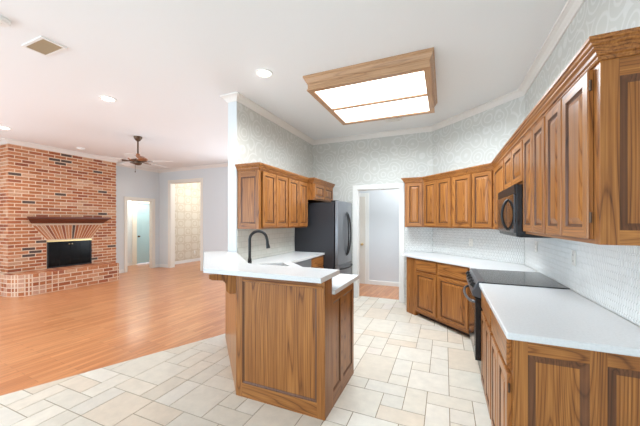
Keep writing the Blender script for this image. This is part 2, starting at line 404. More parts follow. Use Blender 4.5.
mb = MB(); mb.box(-2.2, WR, -2.12, -2.0, 0, 0.95); mb.box(-2.2, WR, -2.12, -2.0, 2.4, CZ); mb.box(-2.2, -1.6, -2.12, -2.0, 0.95, 2.4); mb.box(0.2, WR, -2.12, -2.0, 0.95, 2.4)
struct(mb, 'wall_rear', WPAPER)
mb = MB()
for y0_, y1_, z0_, z1_ in ((-2.3, -2.24, 0.3, 2.5), (1.04, 1.1, 0.3, 2.5), (-0.63, -0.57, 0.3, 2.5), (-2.24, 1.04, 0.3, 0.36), (-2.24, 1.04, 2.44, 2.5), (-2.24, 1.04, 1.38, 1.42)):
    mb.box(LX-0.08, LX-0.03, y0_, y1_, z0_, z1_)
struct(mb, 'added_window_1', WHITE)  # unseen window frame, added to go with the side fill light
mb = MB()
for x0_, x1_, z0_, z1_ in ((-1.6, -1.55, 0.95, 2.4), (0.15, 0.2, 0.95, 2.4), (-0.73, -0.67, 0.95, 2.4), (-1.55, 0.15, 0.95, 1.0), (-1.55, 0.15, 2.35, 2.4)):
    mb.box(x0_, x1_, -2.09, -2.04, z0_, z1_)
struct(mb, 'added_window_2', WHITE)  # unseen window frame, added around the kitchen fill light
mb = MB()
for x0_, x1_, z0_, z1_ in ((-5.3, -5.24, 0.45, 2.55), (-3.16, -3.1, 0.45, 2.55), (-4.22, -4.18, 0.45, 2.55), (-5.24, -3.16, 0.45, 0.51), (-5.24, -3.16, 2.49, 2.55)):
    mb.box(x0_, x1_, 6.65, 6.7, z0_, z1_)
struct(mb, 'added_window_3', WHITE)  # hidden window frame, added behind the dining fill light
# crown mouldings at the ceiling
def crown(path, name, mat, side=1, drop=0.08, proj=0.075, closed=False):
    prof = [(0, 0), (0, -drop), (0.012, -drop), (0.02, -drop+0.02), (proj*0.55, -drop*0.42), (proj-0.014, -0.022), (proj, -0.018), (proj, 0)]
    sweep(path, prof, CZ, name, mat, side)
def sweep(path, prof, z, name, mat, side=1, parent=None, mb=None, flat=False):
    """profile (out, dz) swept along a plan path with mitred corners; out is to the right of travel * side"""
    own = mb is None
    if own: mb = MB()
    n = len(path); P = [Vector((p[0], p[1])) for p in path]; rings = []
    for i in range(n):
        if i == 0: d = (P[1]-P[0]).normalized(); nn = Vector((d.y, -d.x)); k = 1
        elif i == n-1: d = (P[-1]-P[-2]).normalized(); nn = Vector((d.y, -d.x)); k = 1
        else:
            d1 = (P[i]-P[i-1]).normalized(); d2 = (P[i+1]-P[i]).normalized()
            n1 = Vector((d1.y, -d1.x)); n2 = Vector((d2.y, -d2.x)); nn = (n1+n2).normalized(); k = 1/max(0.3, nn.dot(n1))
        rings.append([(P[i].x+nn.x*o*k*side, P[i].y+nn.y*o*k*side, z+dz) for o, dz in prof])
    m = len(prof); vs = [p for r in rings for p in r]; fs = []
    for i in range(n-1):
        for j in range(m):
            fs.append((i*m+j, i*m+(j+1) % m, (i+1)*m+(j+1) % m, (i+1)*m+j))
    fs.append(tuple(range(m))); fs.append(tuple(range((n-1)*m, n*m)))
    mb.poly(vs, fs)
    if own: return struct(mb, name, mat, parent)
crown([(-2.64, 6.6), (-2.64, 3.06), (-2.5, 3.06), (-2.5, BY), (DX, BY), (WR, DY), (WR, -3.5)], 'trim_1', CROWNP)
crown([(LX, 5.02), (LX, LY), (-2.64, LY)], 'trim_2', CROWNP)
crown([(LX, 2.9), (-8.08, 2.9), (-8.08, 5.0), (LX, 5.0)], 'trim_3', CROWNP)

# baseboards
bbp = [(0, 0), (0.014, 0), (0.014, 0.085), (0.006, 0.1), (0, 0.1)]
for nm, path in (('baseboard_living_left', [(LX, 5.0), (LX, 5.46)]), ('baseboard_living_back', [(LX, 6.45), (LX, LY), (OL-0.1, LY)]),
                 ('baseboard_living_right', [(OR_+0.1, LY), (-2.64, LY)]),
                 ('baseboard_damask', [(LX, LY+0.16), (LX, 9.3)]), ('baseboard_hall', [(-1.63, 6.74), (0.8, 6.74)]),
                 ('baseboard_passage', [(-9.68, 4.6), (-9.68, 6.55)])):
    sweep(path, bbp, 0, nm, WHITE)

# door casings
def casing(name, F, w_, h_, cw, mat, depth=0.018):
    mb = MB()
    mb.fbox(F, -cw, 0, 0, h_+cw, 0, depth); mb.fbox(F, w_, w_+cw, 0, h_+cw, 0, depth); mb.fbox(F, 0, w_, h_, h_+cw, 0, depth)
    return mb
mb = casing('c', frame((DL, BY, 0), (1,0,0), (0,-1,0)), DR-DL, DT, 0.085, WHITE)
F = frame((DL, BY, 0), (1,0,0), (0,-1,0))
mb.fbox(F, -0.0, 0.012, 0, DT, -0.12, 0.001); mb.fbox(F, DR-DL-0.012, DR-DL, 0, DT, -0.12, 0.001); mb.fbox(F, 0.012, DR-DL-0.012, DT-0.012, DT, -0.12, 0.001)
struct(mb, 'trim_4', WHITE, bevel=0.003)
mb = casing('c', frame((OL, LY, 0), (1,0,0), (0,-1,0)), OR_-OL, OT, 0.09, CASING)
F = frame((OL, LY, 0), (1,0,0), (0,-1,0)); W_ = OR_-OL
mb.fbox(F, 0, 0.015, 0, OT, -0.16, 0.001); mb.fbox(F, W_-0.015, W_, 0, OT, -0.16, 0.001); mb.fbox(F, 0.015, W_-0.015, OT-0.015, OT, -0.16, 0.001)
struct(mb, 'trim_5', CASING, bevel=0.003)
F = frame((LX, 6.36, 0), (0,-1,0), (1,0,0))
mb = casing('c', F, 0.8, 2.11, 0.085, CASING)
mb.fbox(F, 0, 0.015, 0, 2.11, -0.12, 0.001); mb.fbox(F, 0.785, 0.8, 0, 2.11, -0.12, 0.001); mb.fbox(F, 0.015, 0.785, 2.095, 2.11, -0.12, 0.001)
struct(mb, 'trim_6', CASING, bevel=0.003)
F = frame((-9.68, 7.5, 0), (0,-1,0), (1,0,0))
struct(casing('c', F, 0.84, 2.1, 0.16, CASING), 'trim_7', CASING, bevel=0.003)
F = frame((-2.55, 6.74, 0), (1,0,0), (0,-1,0))
struct(casing('c', F, 0.83, 2.06, 0.085, WHITE), 'trim_8', WHITE, bevel=0.003)

def door_rings(mb, F, u0, v0, w_, h_, rings, d0=0.0, mv=0, mh=1, mg=None):
    """concentric rectangular rings (inset, depth) forming a panelled leaf"""
    prev = None
    for (ins, d) in rings:
        R = [F(u0+ins, v0+ins, d0+d), F(u0+w_-ins, v0+ins, d0+d), F(u0+w_-ins, v0+h_-ins, d0+d), F(u0+ins, v0+h_-ins, d0+d)]
        if prev:
            for k in range(4):
                gr = mg is not None and d < prevd-0.0005 or (mg is not None and abs(ins-previns-0.008) < 1e-6 and d < 0.012)
                mb.face([prev[k], prev[(k+1) % 4], R[(k+1) % 4], R[k]], mg if gr else mh if k in (0, 2) and ins > 0.03 and ins <= 0.056 else mv)
        else: mb.face(R, mv)
        prev = R; prevd = d; previns = ins
    mb.face(prev, mv)
RAISED = lambda t, f=0.052: [(0, 0), (0, t-0.004), (0.004, t), (f, t), (f+0.006, t-0.009), (f+0.014, t-0.011), (f+0.04, t-0.001), (f+0.044, t)]
FLAT = lambda t, f=0.05: [(0, 0), (0, t-0.004), (0.004, t), (f, t), (f+0.008, t-0.008), (f+0.012, t-0.009)]
def weld(o):
    bm = bmesh.new(); bm.from_mesh(o.data); bmesh.ops.remove_doubles(bm, verts=bm.verts, dist=1e-5)
    bmesh.ops.recalc_face_normals(bm, faces=bm.faces); bm.to_mesh(o.data); bm.free(); return o

# hall doors (six panel style leaf with knob)
def room_door(name, F, w_, h_, mat, knob_u, label=None):
    mb = MB(); mb.fbox(F, 0, w_, 0, h_, 0, 0.03)
    pw = (w_-0.36)/2
    for u in (0.12, 0.24+pw):
        for (v, hh) in ((0.2, 0.62), (0.95, 0.62), (1.68, h_-1.68-0.12)):
            door_rings(mb, F, u, v, pw, hh, [(0, 0), (0, 0.004), (0.012, 0.004), (0.03, -0.004+0.006), (0.05, 0.006)], 0.03, 0, 0)
    o = struct(mb, name, mat)
    k = MB(); c = F(knob_u, 0.93, 0.03); nrm = (F(0,0,1)-F(0,0,0))
    k.tube([c, c+nrm*0.012, c+nrm*0.013, c+nrm*0.035, c+nrm*0.045, c+nrm*0.062, c+nrm*0.07], [0.03, 0.03, 0.012, 0.012, 0.026, 0.026, 0.012], 14)
    ko = k.build('door_knob', BRASS if mat is DOORW else BRONZE, o, smooth=True); ko['label'] = 'round metal door knob'
    return o
room_door('door_1', frame((-2.55, 6.739, 0.005), (1,0,0), (0,-1,0)), 0.83, 2.05, DOORW, 0.76)
room_door('door_2', frame((-9.72, 7.5, 0.03), (0,-1,0), (1,0,0)), 0.84, 2.07, DOORB, 0.77)

# ------------------------------------------------------------------ mosaic backsplashes (elongated hexagons)
def picket(mb, F, u0, u1, v0, v1, holes=()):
    w_, pitch = 0.0225, 0.0425; tall = 0.056; g = 0.0015
    mb.fbox(F, u0, u1, v0, v1, 0.0, 0.003, 0)
    rnd = random.Random(3); row = 0; v = v0
    while v < v1+pitch:
        u = u0+(w_/2 if row % 2 else 0)
        while u < u1+w_:
            hw = w_/2-g; sh = (tall-pitch)
            P = [(u, v-tall/2+g), (u+hw, v-tall/2+sh), (u+hw, v+tall/2-sh), (u, v+tall/2-g), (u-hw, v+tall/2-sh), (u-hw, v-tall/2+sh)]
            P = [(min(max(a, u0), u1), min(max(b, v0), v1)) for a, b in P]
            if max(p[0] for p in P)-min(p[0] for p in P) > 0.004 and max(p[1] for p in P)-min(p[1] for p in P) > 0.004:
                j = rnd.uniform(-3, 3); c = lin((236+j, 237+j, 234+j))
                ctr = (sum(p[0] for p in P)/6, sum(p[1] for p in P)/6)
                top = [(ctr[0]+(a-ctr[0])*0.86, ctr[1]+(b-ctr[1])*0.93) for a, b in P]
                vs = [F(a, b, 0.003) for a, b in P]+[F(a, b, 0.0045) for a, b in top]
                mb.poly(vs, [tuple(range(6, 12))]+[(k, (k+1) % 6, 6+(k+1) % 6, 6+k) for k in range(6)], 1, c)
            u += w_
        v += pitch; row += 1
CT = 0.935      # worktop height
UB = 1.375      # underside of the wall cabinets
mb = MB(); picket(mb, frame((WR, DY, 0), (0,-1,0), (-1,0,0)), 0.006, DY-0.6, CT+0.001, UB)
struct(mb, 'backsplash_right', [SGROUT, MOSAIC], color=True)
mb = MB(); picket(mb, frame((DX, BY, 0), (WR-DX, DY-BY, 0), (-1,-1,0)), 0.004, math.hypot(WR-DX, DY-BY)-0.005, CT+0.001, UB)
picket(mb, frame((DR+0.088, BY, 0), (1,0,0), (0,-1,0)), 0, DX-DR-0.09, CT+0.001, UB)
struct(mb, 'backsplash_diagonal', [SGROUT, MOSAIC], color=True)
mb = MB(); mb.box(-2.5, -2.49, 3.075, 4.63, CT+0.001, UB); struct(mb, 'backsplash_left', CTILE)

# ------------------------------------------------------------------ cabinets
def cabinet(name, label, cat, o, U, Nn, w_, depth, z0, z1, doors, drawers=(), group=None, grain=None, toe=0, hinge=False, raised=True, rows=None):
    """o: front left corner on the floor plan; doors: list of (u0,u1,v0,v1) absolute heights"""
    U = Vector(U).normalized(); Nn = Vector(Nn).normalized()
    root = thing(name, label, cat, Vector((o[0], o[1], z0)), group)
    F = frame((o[0], o[1], 0), U, Nn)
    H = grain or OD
    mb = MB(); mb.fbox(F, 0.0, w_, z0+toe, z1, -depth, -0.019)
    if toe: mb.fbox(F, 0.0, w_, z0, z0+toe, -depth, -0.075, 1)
    mb.build('carcass', [OZ, DARKIN], root)
    mb = MB(); s = 0.04; b0 = z0+toe
    mb.fbox(F, 0, s, b0, z1, -0.019, 0, 0); mb.fbox(F, w_-s, w_, b0, z1, -0.019, 0, 0)
    mb.fbox(F, s, w_-s, b0, b0+0.03, -0.019, -0.0005, 1); mb.fbox(F, s, w_-s, z1-0.035, z1, -0.019, -0.0005, 1)
    ds = sorted(doors)
    for a, b in zip(ds, ds[1:]):
        if b[0]-a[1] > 0.012 and b[0] > a[1]: mb.fbox(F, a[1]-0.008, b[0]+0.008, b0, z1, -0.019, -0.001, 0)
    if drawers: mb.fbox(F, s, w_-s, drawers[0][2]-0.03, drawers[0][2]+0.012, -0.019, -0.0008, 1)
    mb.build('face_frame', [OZ, H], root)
    for (u0, u1, v0, v1) in doors:
        mb = MB(); f = 0.05 if u1-u0 > 0.2 else 0.04
        door_rings(mb, F, u0, v0, u1-u0, v1-v0, RAISED(0.02, f), 0.001, mg=2)
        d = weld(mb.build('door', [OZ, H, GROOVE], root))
        if hinge:
            for v in (v0+0.07, v1-0.09):
                h = MB(); p = F(u1+0.004 if hinge > 0 else u0-0.004, v, 0.012); h.tube([p, p+Vector((0,0,0.045))], 0.005, 10)
                h.build('hinge', BRONZE, d)
    for (u0, u1, v0, v1) in drawers:
        mb = MB(); door_rings(mb, F, u0, v0, u1-u0, v1-v0, [(0, 0), (0, 0.012), (0.012, 0.02), (0.02, 0.02)], 0.001, 1, 1)
        weld(mb.build('drawer', [OZ, H], root))
    return root, F
UT = 2.14
G1 = 'oak wall cabinets'
RF = 0.585       # front plane of right wall cabinets
CD = WR-0.005-RF
A45 = (1, -1, 0); N45 = (-1, -1, 0)
# right wall uppers: fronts look to -X, width runs towards the camera (-Y)
NX = (-1, 0, 0); UY = (0, -1, 0)
rootA, FA = cabinet('wall_cabinet', 'tall two-door oak wall cabinet nearest the camera on the right wall', 'cabinet', (RF, 2.185), UY, NX, 0.625, CD, UB, UT,
        [(0.012, 0.27, UB+0.02, UT-0.02), (0.285, 0.583, UB+0.02, UT-0.02)], group=G1, grain=OY, hinge=1)
# end panel of the nearest wall cabinet
def framed(mb, F, w_, z0, z1, us, v0, v1, t=0.014, raised=False, bead=0.016):
    """stiles, rails and recessed fields: us = list of (u0,u1) fields"""
    mb.fbox(F, 0, w_, z0, z1, 0, 0.002, 0)
    e = [0]+[x for u in us for x in u]+[w_]
    for k in range(0, len(e), 2): mb.fbox(F, e[k], e[k+1], z0, z1, 0.002, t, 0)
    for (a, b) in us:
        mb.fbox(F, a, b, z0, v0, 0.002, t-0.0005, 1); mb.fbox(F, a, b, v1, z1, 0.002, t-0.0005, 1)
        door_rings(mb, F, a, v0, b-a, v1-v0, [(0, 0.0021), (0, t-0.002), (0.006, t-0.003), (bead, 0.005), (bead+0.004, 0.0045)], 0, 2, 2, 3)
mb = MB(); framed(mb, frame((RF, 1.559, 0), (1,0,0), (0,-1,0)), CD, UB, UT, [(0.06, CD-0.05)], UB+0.06, UT-0.085, bead=0.024)
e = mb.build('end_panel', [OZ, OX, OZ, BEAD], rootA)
cabinet('wall_cabinet', 'tall two-door oak wall cabinet between the nearest one and the microwave', 'cabinet', (RF, 2.74), UY, NX, 0.553, CD, UB, UT,
        [(0.012, 0.27, UB+0.02, UT-0.02), (0.283, 0.54, UB+0.02, UT-0.02)], group=G1, grain=OY)
cabinet('wall_cabinet', 'short two-door oak wall cabinet directly above the microwave', 'cabinet', (RF, 3.535), UY, NX, 0.793, CD, 1.775, UT,
        [(0.02, 0.385, 1.795, UT-0.02), (0.405, 0.775, 1.795, UT-0.02)], group=G1, grain=OY)
KD = 4.82       # X+Y of the diagonal uppers' front
cy = KD-RF
cabinet('wall_cabinet', 'narrow one-door oak wall cabinet in corner left of the microwave', 'cabinet', (RF, cy), UY, NX, cy-3.537, CD, UB, UT,
        [(0.06, cy-3.537-0.03, UB+0.02, UT-0.02)], group=G1, grain=OY)
# diagonal uppers
dl = (-0.32, KD+0.32); dlen = math.hypot(RF-dl[0], cy-dl[1])
depD = (DX+BY-KD)*SQ-0.006
cabinet('wall_cabinet', 'two-door oak wall cabinet at the left of the diagonal wall', 'cabinet', dl, A45, N45, dlen*0.47, depD, UB, UT,
        [(0.02, dlen*0.47/2-0.004, UB+0.02, UT-0.02), (dlen*0.47/2+0.004, dlen*0.47-0.02, UB+0.02, UT-0.02)], group=G1, grain=OD)
d2 = (dl[0]+SQ*dlen*0.472, dl[1]-SQ*dlen*0.472); w2 = dlen*0.528-0.002
cabinet('wall_cabinet', 'two-door oak wall cabinet at the right of the diagonal wall', 'cabinet', d2, A45, N45, w2, depD, UB, UT,
        [(0.02, w2/2-0.006, UB+0.02, UT-0.02), (w2/2+0.006, w2-0.03, UB+0.02, UT-0.02)], group=G1, grain=OD)
cabinet('wall_cabinet', 'narrow one-door oak wall cabinet right beside the kitchen doorway', 'cabinet', (-0.628, KD+0.32), (1,0,0), (0,-1,0), 0.307, BY-(KD+0.32)-0.006, UB, UT,
        [(0.03, 0.285, UB+0.02, UT-0.02)], group=G1, grain=OX)
# oak cornice along these uppers
cp = [(0, -0.012), (0.008, -0.012), (0.012, -0.004), (0.012, 0.002), (0.02, 0.006), (0.022, 0.018), (0.034, 0.03), (0.034, 0.036), (0.044, 0.042), (0.046, 0.05), (0.054, 0.054), (0.054, 0.07), (0, 0.07)]
def cornice(path, label, mat, z=UT):
    mb = MB(); sweep(path, cp, z, '', mat, side=1, mb=mb)
    o = mb.build('cornice', mat, loc=(path[0][0], path[0][1], z)); tag(o, label, 'moulding', 'oak cornices over the wall cabinets'); return o
OCOR = OY
cornice([(WR-0.005, 1.545), (RF, 1.545), (RF, cy), dl, (-0.628, KD+0.32), (-0.628, BY-0.005)][::-1], 'long oak cornice topping the right and diagonal wall cabinets', OCOR)

# left wall uppers, fronts look to +X, width runs away from the camera... drawn from the far side
LF = -2.165; LD = -LF-0.0+0.0
ldep = 2.495+LF
PX = (1, 0, 0); VY = (0, 1, 0)
rootH, FH = cabinet('wall_cabinet', 'two-door oak wall cabinet over the faucet at the end of left wall', 'cabinet', (LF, 3.09), VY, PX, 0.71, ldep, UB, UT,
        [(0.055, 0.365, UB+0.02, UT-0.02), (0.377, 0.69, UB+0.02, UT-0.02)], group=G1, grain=OY)
mb = MB(); framed(mb, frame((-2.495, 3.089, 0), (1,0,0), (0,-1,0)), ldep, UB, UT, [(0.05, ldep-0.05)], UB+0.07, UT-0.09)
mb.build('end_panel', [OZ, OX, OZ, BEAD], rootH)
cabinet('wall_cabinet', 'two-door oak wall cabinet right next to the refrigerator', 'cabinet', (LF, 3.802), VY, PX, 0.685, ldep, UB, UT,
        [(0.02, 0.335, UB+0.02, UT-0.02), (0.35, 0.665, UB+0.02, UT-0.02)], group=G1, grain=OY)
OF = -2.055
cabinet('wall_cabinet', 'short deep two-door oak cabinet above the black refrigerator', 'cabinet', (OF, 4.489), VY, PX, 0.93, 2.495+OF, 1.845, UT,
        [(0.03, 0.455, 1.865, UT-0.02), (0.47, 0.9, 1.865, UT-0.02)], group=G1, grain=OY)
cornice([(-2.495, 3.075), (LF, 3.075), (LF, 4.489), (OF, 4.489), (OF, 5.43)], 'oak cornice topping the wall cabinets on the left wall', OCOR)

# right base run
CB = 0.90        # underside of the worktops
G2 = 'oak base cabinets'
BF = 0.31; bd = WR-0.005-BF
rootB, FB = cabinet('base_cabinet', 'oak base cabinet nearest the camera under the right worktop', 'cabinet', (BF, 2.29), UY, NX, 0.585, bd, 0, CB,
        [(0.02, 0.285, 0.10, 0.70), (0.297, 0.565, 0.10, 0.70)], [(0.02, 0.565, 0.725, CB-0.02)], group=G2, grain=OY, toe=0.065, hinge=1)
mb = MB(); framed(mb, frame((BF, 1.704, 0), (1,0,0), (0,-1,0)), bd, 0, CB, [(0.06, 0.294), (0.355, bd-0.05)], 0.12, 0.825, bead=0.03)
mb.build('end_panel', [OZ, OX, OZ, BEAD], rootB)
cabinet('base_cabinet', 'oak base cabinet beside the near side of the range', 'cabinet', (BF, 2.88), UY, NX, 0.588, bd, 0, CB,
        [(0.02, 0.287, 0.10, 0.70), (0.3, 0.568, 0.10, 0.70)], [(0.02, 0.568, 0.725, CB-0.02)], group=G2, grain=OY, toe=0.065)
# diagonal base run
KB = 4.35
bl = (-0.42, KB+0.42)
uu = lambda x: (x-bl[0])/SQ
wd1 = uu(-0.09); wd2 = uu(BF-0.012)-wd1
depB = (DX+BY-KB)*SQ-0.02
cabinet('base_cabinet', 'oak base cabinet with drawer at the left of the diagonal counter', 'cabinet', bl, A45, N45, wd1, depB, 0, CB,
        [(0.02, wd1-0.02, 0.10, 0.70)], [(0.02, wd1-0.02, 0.725, CB-0.02)], group=G2, grain=OD, toe=0.065)
cabinet('base_cabinet', 'oak base cabinet with drawer behind the range on diagonal counter', 'cabinet', (bl[0]+SQ*(wd1+0.001), bl[1]-SQ*(wd1+0.001)), A45, N45, wd2, depB, 0, CB,
        [(0.02, wd2-0.03, 0.10, 0.70)], [(0.02, wd2-0.03, 0.725, CB-0.02)], group=G2, grain=OD, toe=0.065)
# filler panel at the doorway end
mb = MB(); mb.prism([(-0.572, KB+0.565), (bl[0]-0.003, bl[1]+0.003), (bl[0]+0.2, bl[1]+0.21), (-0.2, BY-0.02), (-0.572, BY-0.02)], 0, CB)
o = mb.build('filler_cabinet', OZ, loc=(-0.5, 5.1, 0)); tag(o, 'plain oak filler panel closing the counter end beside the doorway', 'cabinet', G2)
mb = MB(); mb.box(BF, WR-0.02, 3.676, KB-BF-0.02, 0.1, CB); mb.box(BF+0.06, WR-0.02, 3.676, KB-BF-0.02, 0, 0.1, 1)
o = mb.build('filler_cabinet', [OZ, DARKIN], loc=(BF, 3.8, 0)); tag(o, 'slim oak filler between the range and the diagonal base cabinets', 'cabinet', G2)

# worktops
mb = MB(); mb.prism([(0.275, 1.645), (WR-0.008, 1.645), (WR-0.008, 2.882), (0.275, 2.882)], CB, CT)
o = mb.build('worktop', QUARTZ, bevel=0.008, loc=(0.6, 2.2, CB), seg=3); tag(o, 'white quartz worktop nearest the camera along right wall', 'worktop', 'white quartz worktops')
mb = MB(); k = KB-0.05
mb.prism([(-0.655, BY-0.01), (-0.655, k+0.61), (-0.61, k+0.61), (0.275, k-0.275), (0.275, 3.674), (WR-0.008, 3.674), (WR-0.008, DY-0.006), (DX-0.004, BY-0.01)], CB, CT)
o = mb.build('worktop', QUARTZ, bevel=0.006, loc=(0.2, 4.6, CB)); tag(o, 'white quartz worktop running along the diagonal wall behind the range', 'worktop', 'white quartz worktops')

# ------------------------------------------------------------------ range
ry0, ry1 = 2.885, 3.67
rg = thing('range', 'black slide-in electric range with glass cooktop set in the right counter', 'range', (0.6, 3.24, 0))
mb = MB(); mb.box(0.318, WR-0.01, ry0, ry1, 0.0, 0.915); mb.build('body', BLACKP, rg, bevel=0.003)
mb = MB(); mb.box(0.30, WR-0.012, ry0-0.004, ry1+0.004, CT+0.0005, CT+0.008); mb.build('glass_cooktop', BLACKG, rg, bevel=0.002)
F = frame((0.318, ry1, 0), (0,-1,0), (-1,0,0)); rw = ry1-ry0
mb = MB()
sp_ = [(0.285, 0.80), (0.225, 0.815), (0.222, 0.85), (0.27, CT+0.012), (0.32, CT+0.012), (0.32, 0.80)]
n = len(sp_)
mb.poly([(x, ry0, z) for x, z in sp_]+[(x, ry1, z) for x, z in sp_], [tuple(range(n)), tuple(range(2*n-1, n-1, -1))]+[(i, (i+1) % n, n+(i+1) % n, n+i) for i in range(n)])
PANELM = plain('dark_grey_panel', (92, 94, 98), 0.35, 0.4)
cp_ = mb.build('control_panel', PANELM, rg, bevel=0.003)
nrm = Vector((-0.87, 0, 0.5)).normalized()
for kk in range(5):
    c = Vector((0.246, ry0+0.09+kk*(rw-0.18)/4, 0.893)); m_ = MB()
    m_.tube([c, c+nrm*0.006, c+nrm*0.007, c+nrm*0.03, c+nrm*0.034], [0.027, 0.027, 0.022, 0.02, 0.012], 16)
    m_.build('knob', BLACKM, rg, smooth=True)
mb = MB(); mb.fbox(F, 0.004, rw-0.004, 0.25, 0.795, 0, 0.071); dr = mb.build('oven_door', BLACKP, rg, bevel=0.004)
mb = MB(); mb.fbox(F, 0.1, rw-0.1, 0.34, 0.66, 0.069, 0.0725); mb.build('oven_window', BLACKG, dr)
mb = MB(); pts = []
for i in range(17):
    t = i/16; u = 0.05+t*(rw-0.1); pts.append(F(u, 0.755, 0.078+0.055*math.sin(PI*t)**0.45))
pts = [F(0.05, 0.755, 0.065)]+pts+[F(rw-0.05, 0.755, 0.065)]
mb.tube(pts, 0.012, 12); mb.build('oven_handle', PANELM, dr, smooth=True)
mb = MB(); mb.fbox(F, 0.004, rw-0.004, 0.07, 0.24, 0, 0.006); mb.build('storage_drawer', BLACKP, rg, bevel=0.004)

# microwave over the range
mw = thing('microwave', 'black over-the-range microwave with curved handle under the short oak cabinet', 'microwave', (0.7, 3.15, 1.345))
my0, my1, mz0, mz1 = 2.747, 3.53, 1.35, 1.768; MFX = 0.525
mb = MB(); mb.box(MFX, WR-0.01, my0, my1, mz0, mz1); mb.build('body', BLACKP, mw, bevel=0.004)
F = frame((MFX, my1, 0), (0,-1,0), (-1,0,0)); w_ = my1-my0
mb = MB(); mb.fbox(F, 0.0, 0.60, mz0+0.03, mz1-0.075, 0, 0.018); md = mb.build('door', plain('oak_reflection_steel', (128, 112, 100), 0.2, 0.85), mw, bevel=0.003)  # brown reflection of the oak cabinets put into the door's steel colour
mb = MB(); mb.fbox(F, 0.05, 0.5, mz0+0.08, mz1-0.12, 0.0175, 0.0195); mb.build('window', plain('smoked_window', (44, 38, 34), 0.22), md)
mb = MB(); mb.fbox(F, 0.603, w_, mz0+0.03, mz1-0.075, 0, 0.018); mb.build('control_panel', BLACKG, mw, bevel=0.003)
mb = MB(); mb.fbox(F, 0.0, w_, mz1-0.072, mz1, 0, 0.014)
for k in range(5): mb.fbox(F, 0.03, w_-0.03, mz1-0.062+k*0.012, mz1-0.056+k*0.012, 0.014, 0.016)
mb.build('vent_grille', BLACKM, mw)
mb = MB(); mb.tube([F(0.555, mz0+0.05+t*0.26, 0.018+0.045*math.sin(PI*t)**0.6) for t in [i/14 for i in range(15)]], 0.011, 12); mb.build('handle', BLACKM, md, smooth=True)
mb = MB(); mb.box(MFX+0.03, WR-0.05, my0+0.04, my1-0.04, mz0-0.008, mz0+0.002); mb.build('underside_panel', STEELD, mw)

# ------------------------------------------------------------------ refrigerator
fr_ = thing('refrigerator', 'black stainless french door refrigerator with bottom freezer beside the doorway', 'refrigerator', (-2.1, 5.03, 0))
fy0, fy1, FXF = 4.645, 5.43, -1.735
mb = MB(); mb.box(-2.49, FXF, fy0, fy1-0.005, 0.03, 1.80); mb.box(-2.45, FXF-0.02, fy0+0.03, fy1-0.03, 0.0, 0.03); mb.build('case', STEELD, fr_, bevel=0.006)
F = frame((FXF+0.022, fy0, 0), (0,1,0), (1,0,0)); fw = fy1-fy0-0.005
def bow(mb, u0, u1, v0, v1, t, b):      # bowed door slab
    n = 8; pts = [(u0, 0)]+[(u0+(u1-u0)*i/n, t-b*((2*(u0+(u1-u0)*i/n)/fw-1)**2)) for i in range(n+1)]+[(u1, 0)]
    m = len(pts); mb.poly([F(u, v0, d) for u, d in pts]+[F(u, v1, d) for u, d in pts], [tuple(range(m-1, -1, -1)), tuple(range(m, 2*m))]+[(i, (i+1) % m, m+(i+1) % m, m+i) for i in range(m)])
for (a, b, hu, sgn) in ((0.0, fw/2-0.003, fw/2-0.045, -1), (fw/2+0.003, fw, fw/2+0.045, 1)):
    mb = MB(); bow(mb, a, b, 0.72, 1.825, 0.085, 0.03); d = mb.build('door', STEEL, fr_, bevel=0.004)
    mb = MB(); mb.tube([F(hu+sgn*0.03*math.sin(PI*t)-sgn*0.015, 0.86+t*0.78, 0.075+0.062*math.sin(PI*t)**0.5) for t in [i/16 for i in range(17)]], 0.013, 12)
    mb.build('door_handle', BLACKM, d, smooth=True)
mb = MB(); bow(mb, 0.0, fw, 0.06, 0.71, 0.085, 0.03); d = mb.build('freezer_drawer', STEEL, fr_, bevel=0.004)
mb = MB(); mb.tube([F(0.06+t*(fw-0.12), 0.655, 0.05+0.085*math.sin(PI*t)**0.5) for t in [i/16 for i in range(17)]], 0.014, 12); mb.build('drawer_handle', BLACKM, d, smooth=True)
mb = MB(); mb.box(FXF-0.06, FXF+0.06, fy0+0.02, fy0+0.1, 1.80, 1.835); mb.build('hinge_cover', BLACKM, fr_, bevel=0.004)
mb = MB(); mb.box(FXF-0.06, FXF+0.06, fy1-0.1, fy1-0.03, 1.80, 1.835); mb.build('hinge_cover', BLACKM, fr_, bevel=0.004)

# ------------------------------------------------------------------ peninsula
pn = thing('peninsula', 'oak peninsula base with recessed end panel in the middle of the kitchen', 'kitchen peninsula', (-1.3, 2.4, 0))
PXR = -0.812; PYF = 1.985; PZ = 1.035
so = -1.626+PYF                       # X+Y of the angled face
mb = MB()
si = so+0.145*math.sqrt(2)
mb.prism([(PXR-0.014, PYF+0.014), (so-PYF+0.008, PYF+0.014), (-2.598, so+2.598+0.02), (-2.505, si+2.505), (si-2.13, 2.13), (PXR-0.014, 2.13)], 0, PZ)
mb.build('bar_wall', OZ, pn)
fw_ = PXR-(-1.626)
mb = MB(); framed(mb, frame((-1.626, PYF+0.014, 0), (1,0,0), (0,-1,0)), fw_, 0, PZ, [(0.062, fw_-0.066)], 0.115, 0.985)
mb.build('end_panel', [OZ, OX, OZ, BEAD], pn)  # the darker bead here puts the groove's shade into the colour
Fd = frame((-1.626, PYF, 0), (-1,1,0), (-1,-1,0)); dl_ = 1.33
mb = MB(); framed(mb, frame((-1.626+0.010, PYF+0.010, 0), (-1,1,0), (-1,-1,0)), dl_, 0, PZ, [], 0.115, 0.985)
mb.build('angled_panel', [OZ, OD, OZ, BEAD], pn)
mb = MB(); mb.box(PXR-0.014, PXR, PYF+0.001, 2.13, 0, PZ); mb.build('corner_post', OZ, pn)
mb = MB(); mb.box(-1.3, PXR-0.014, 2.131, 2.72, 0, CB); mb.build('base_carcass', OZ, pn)
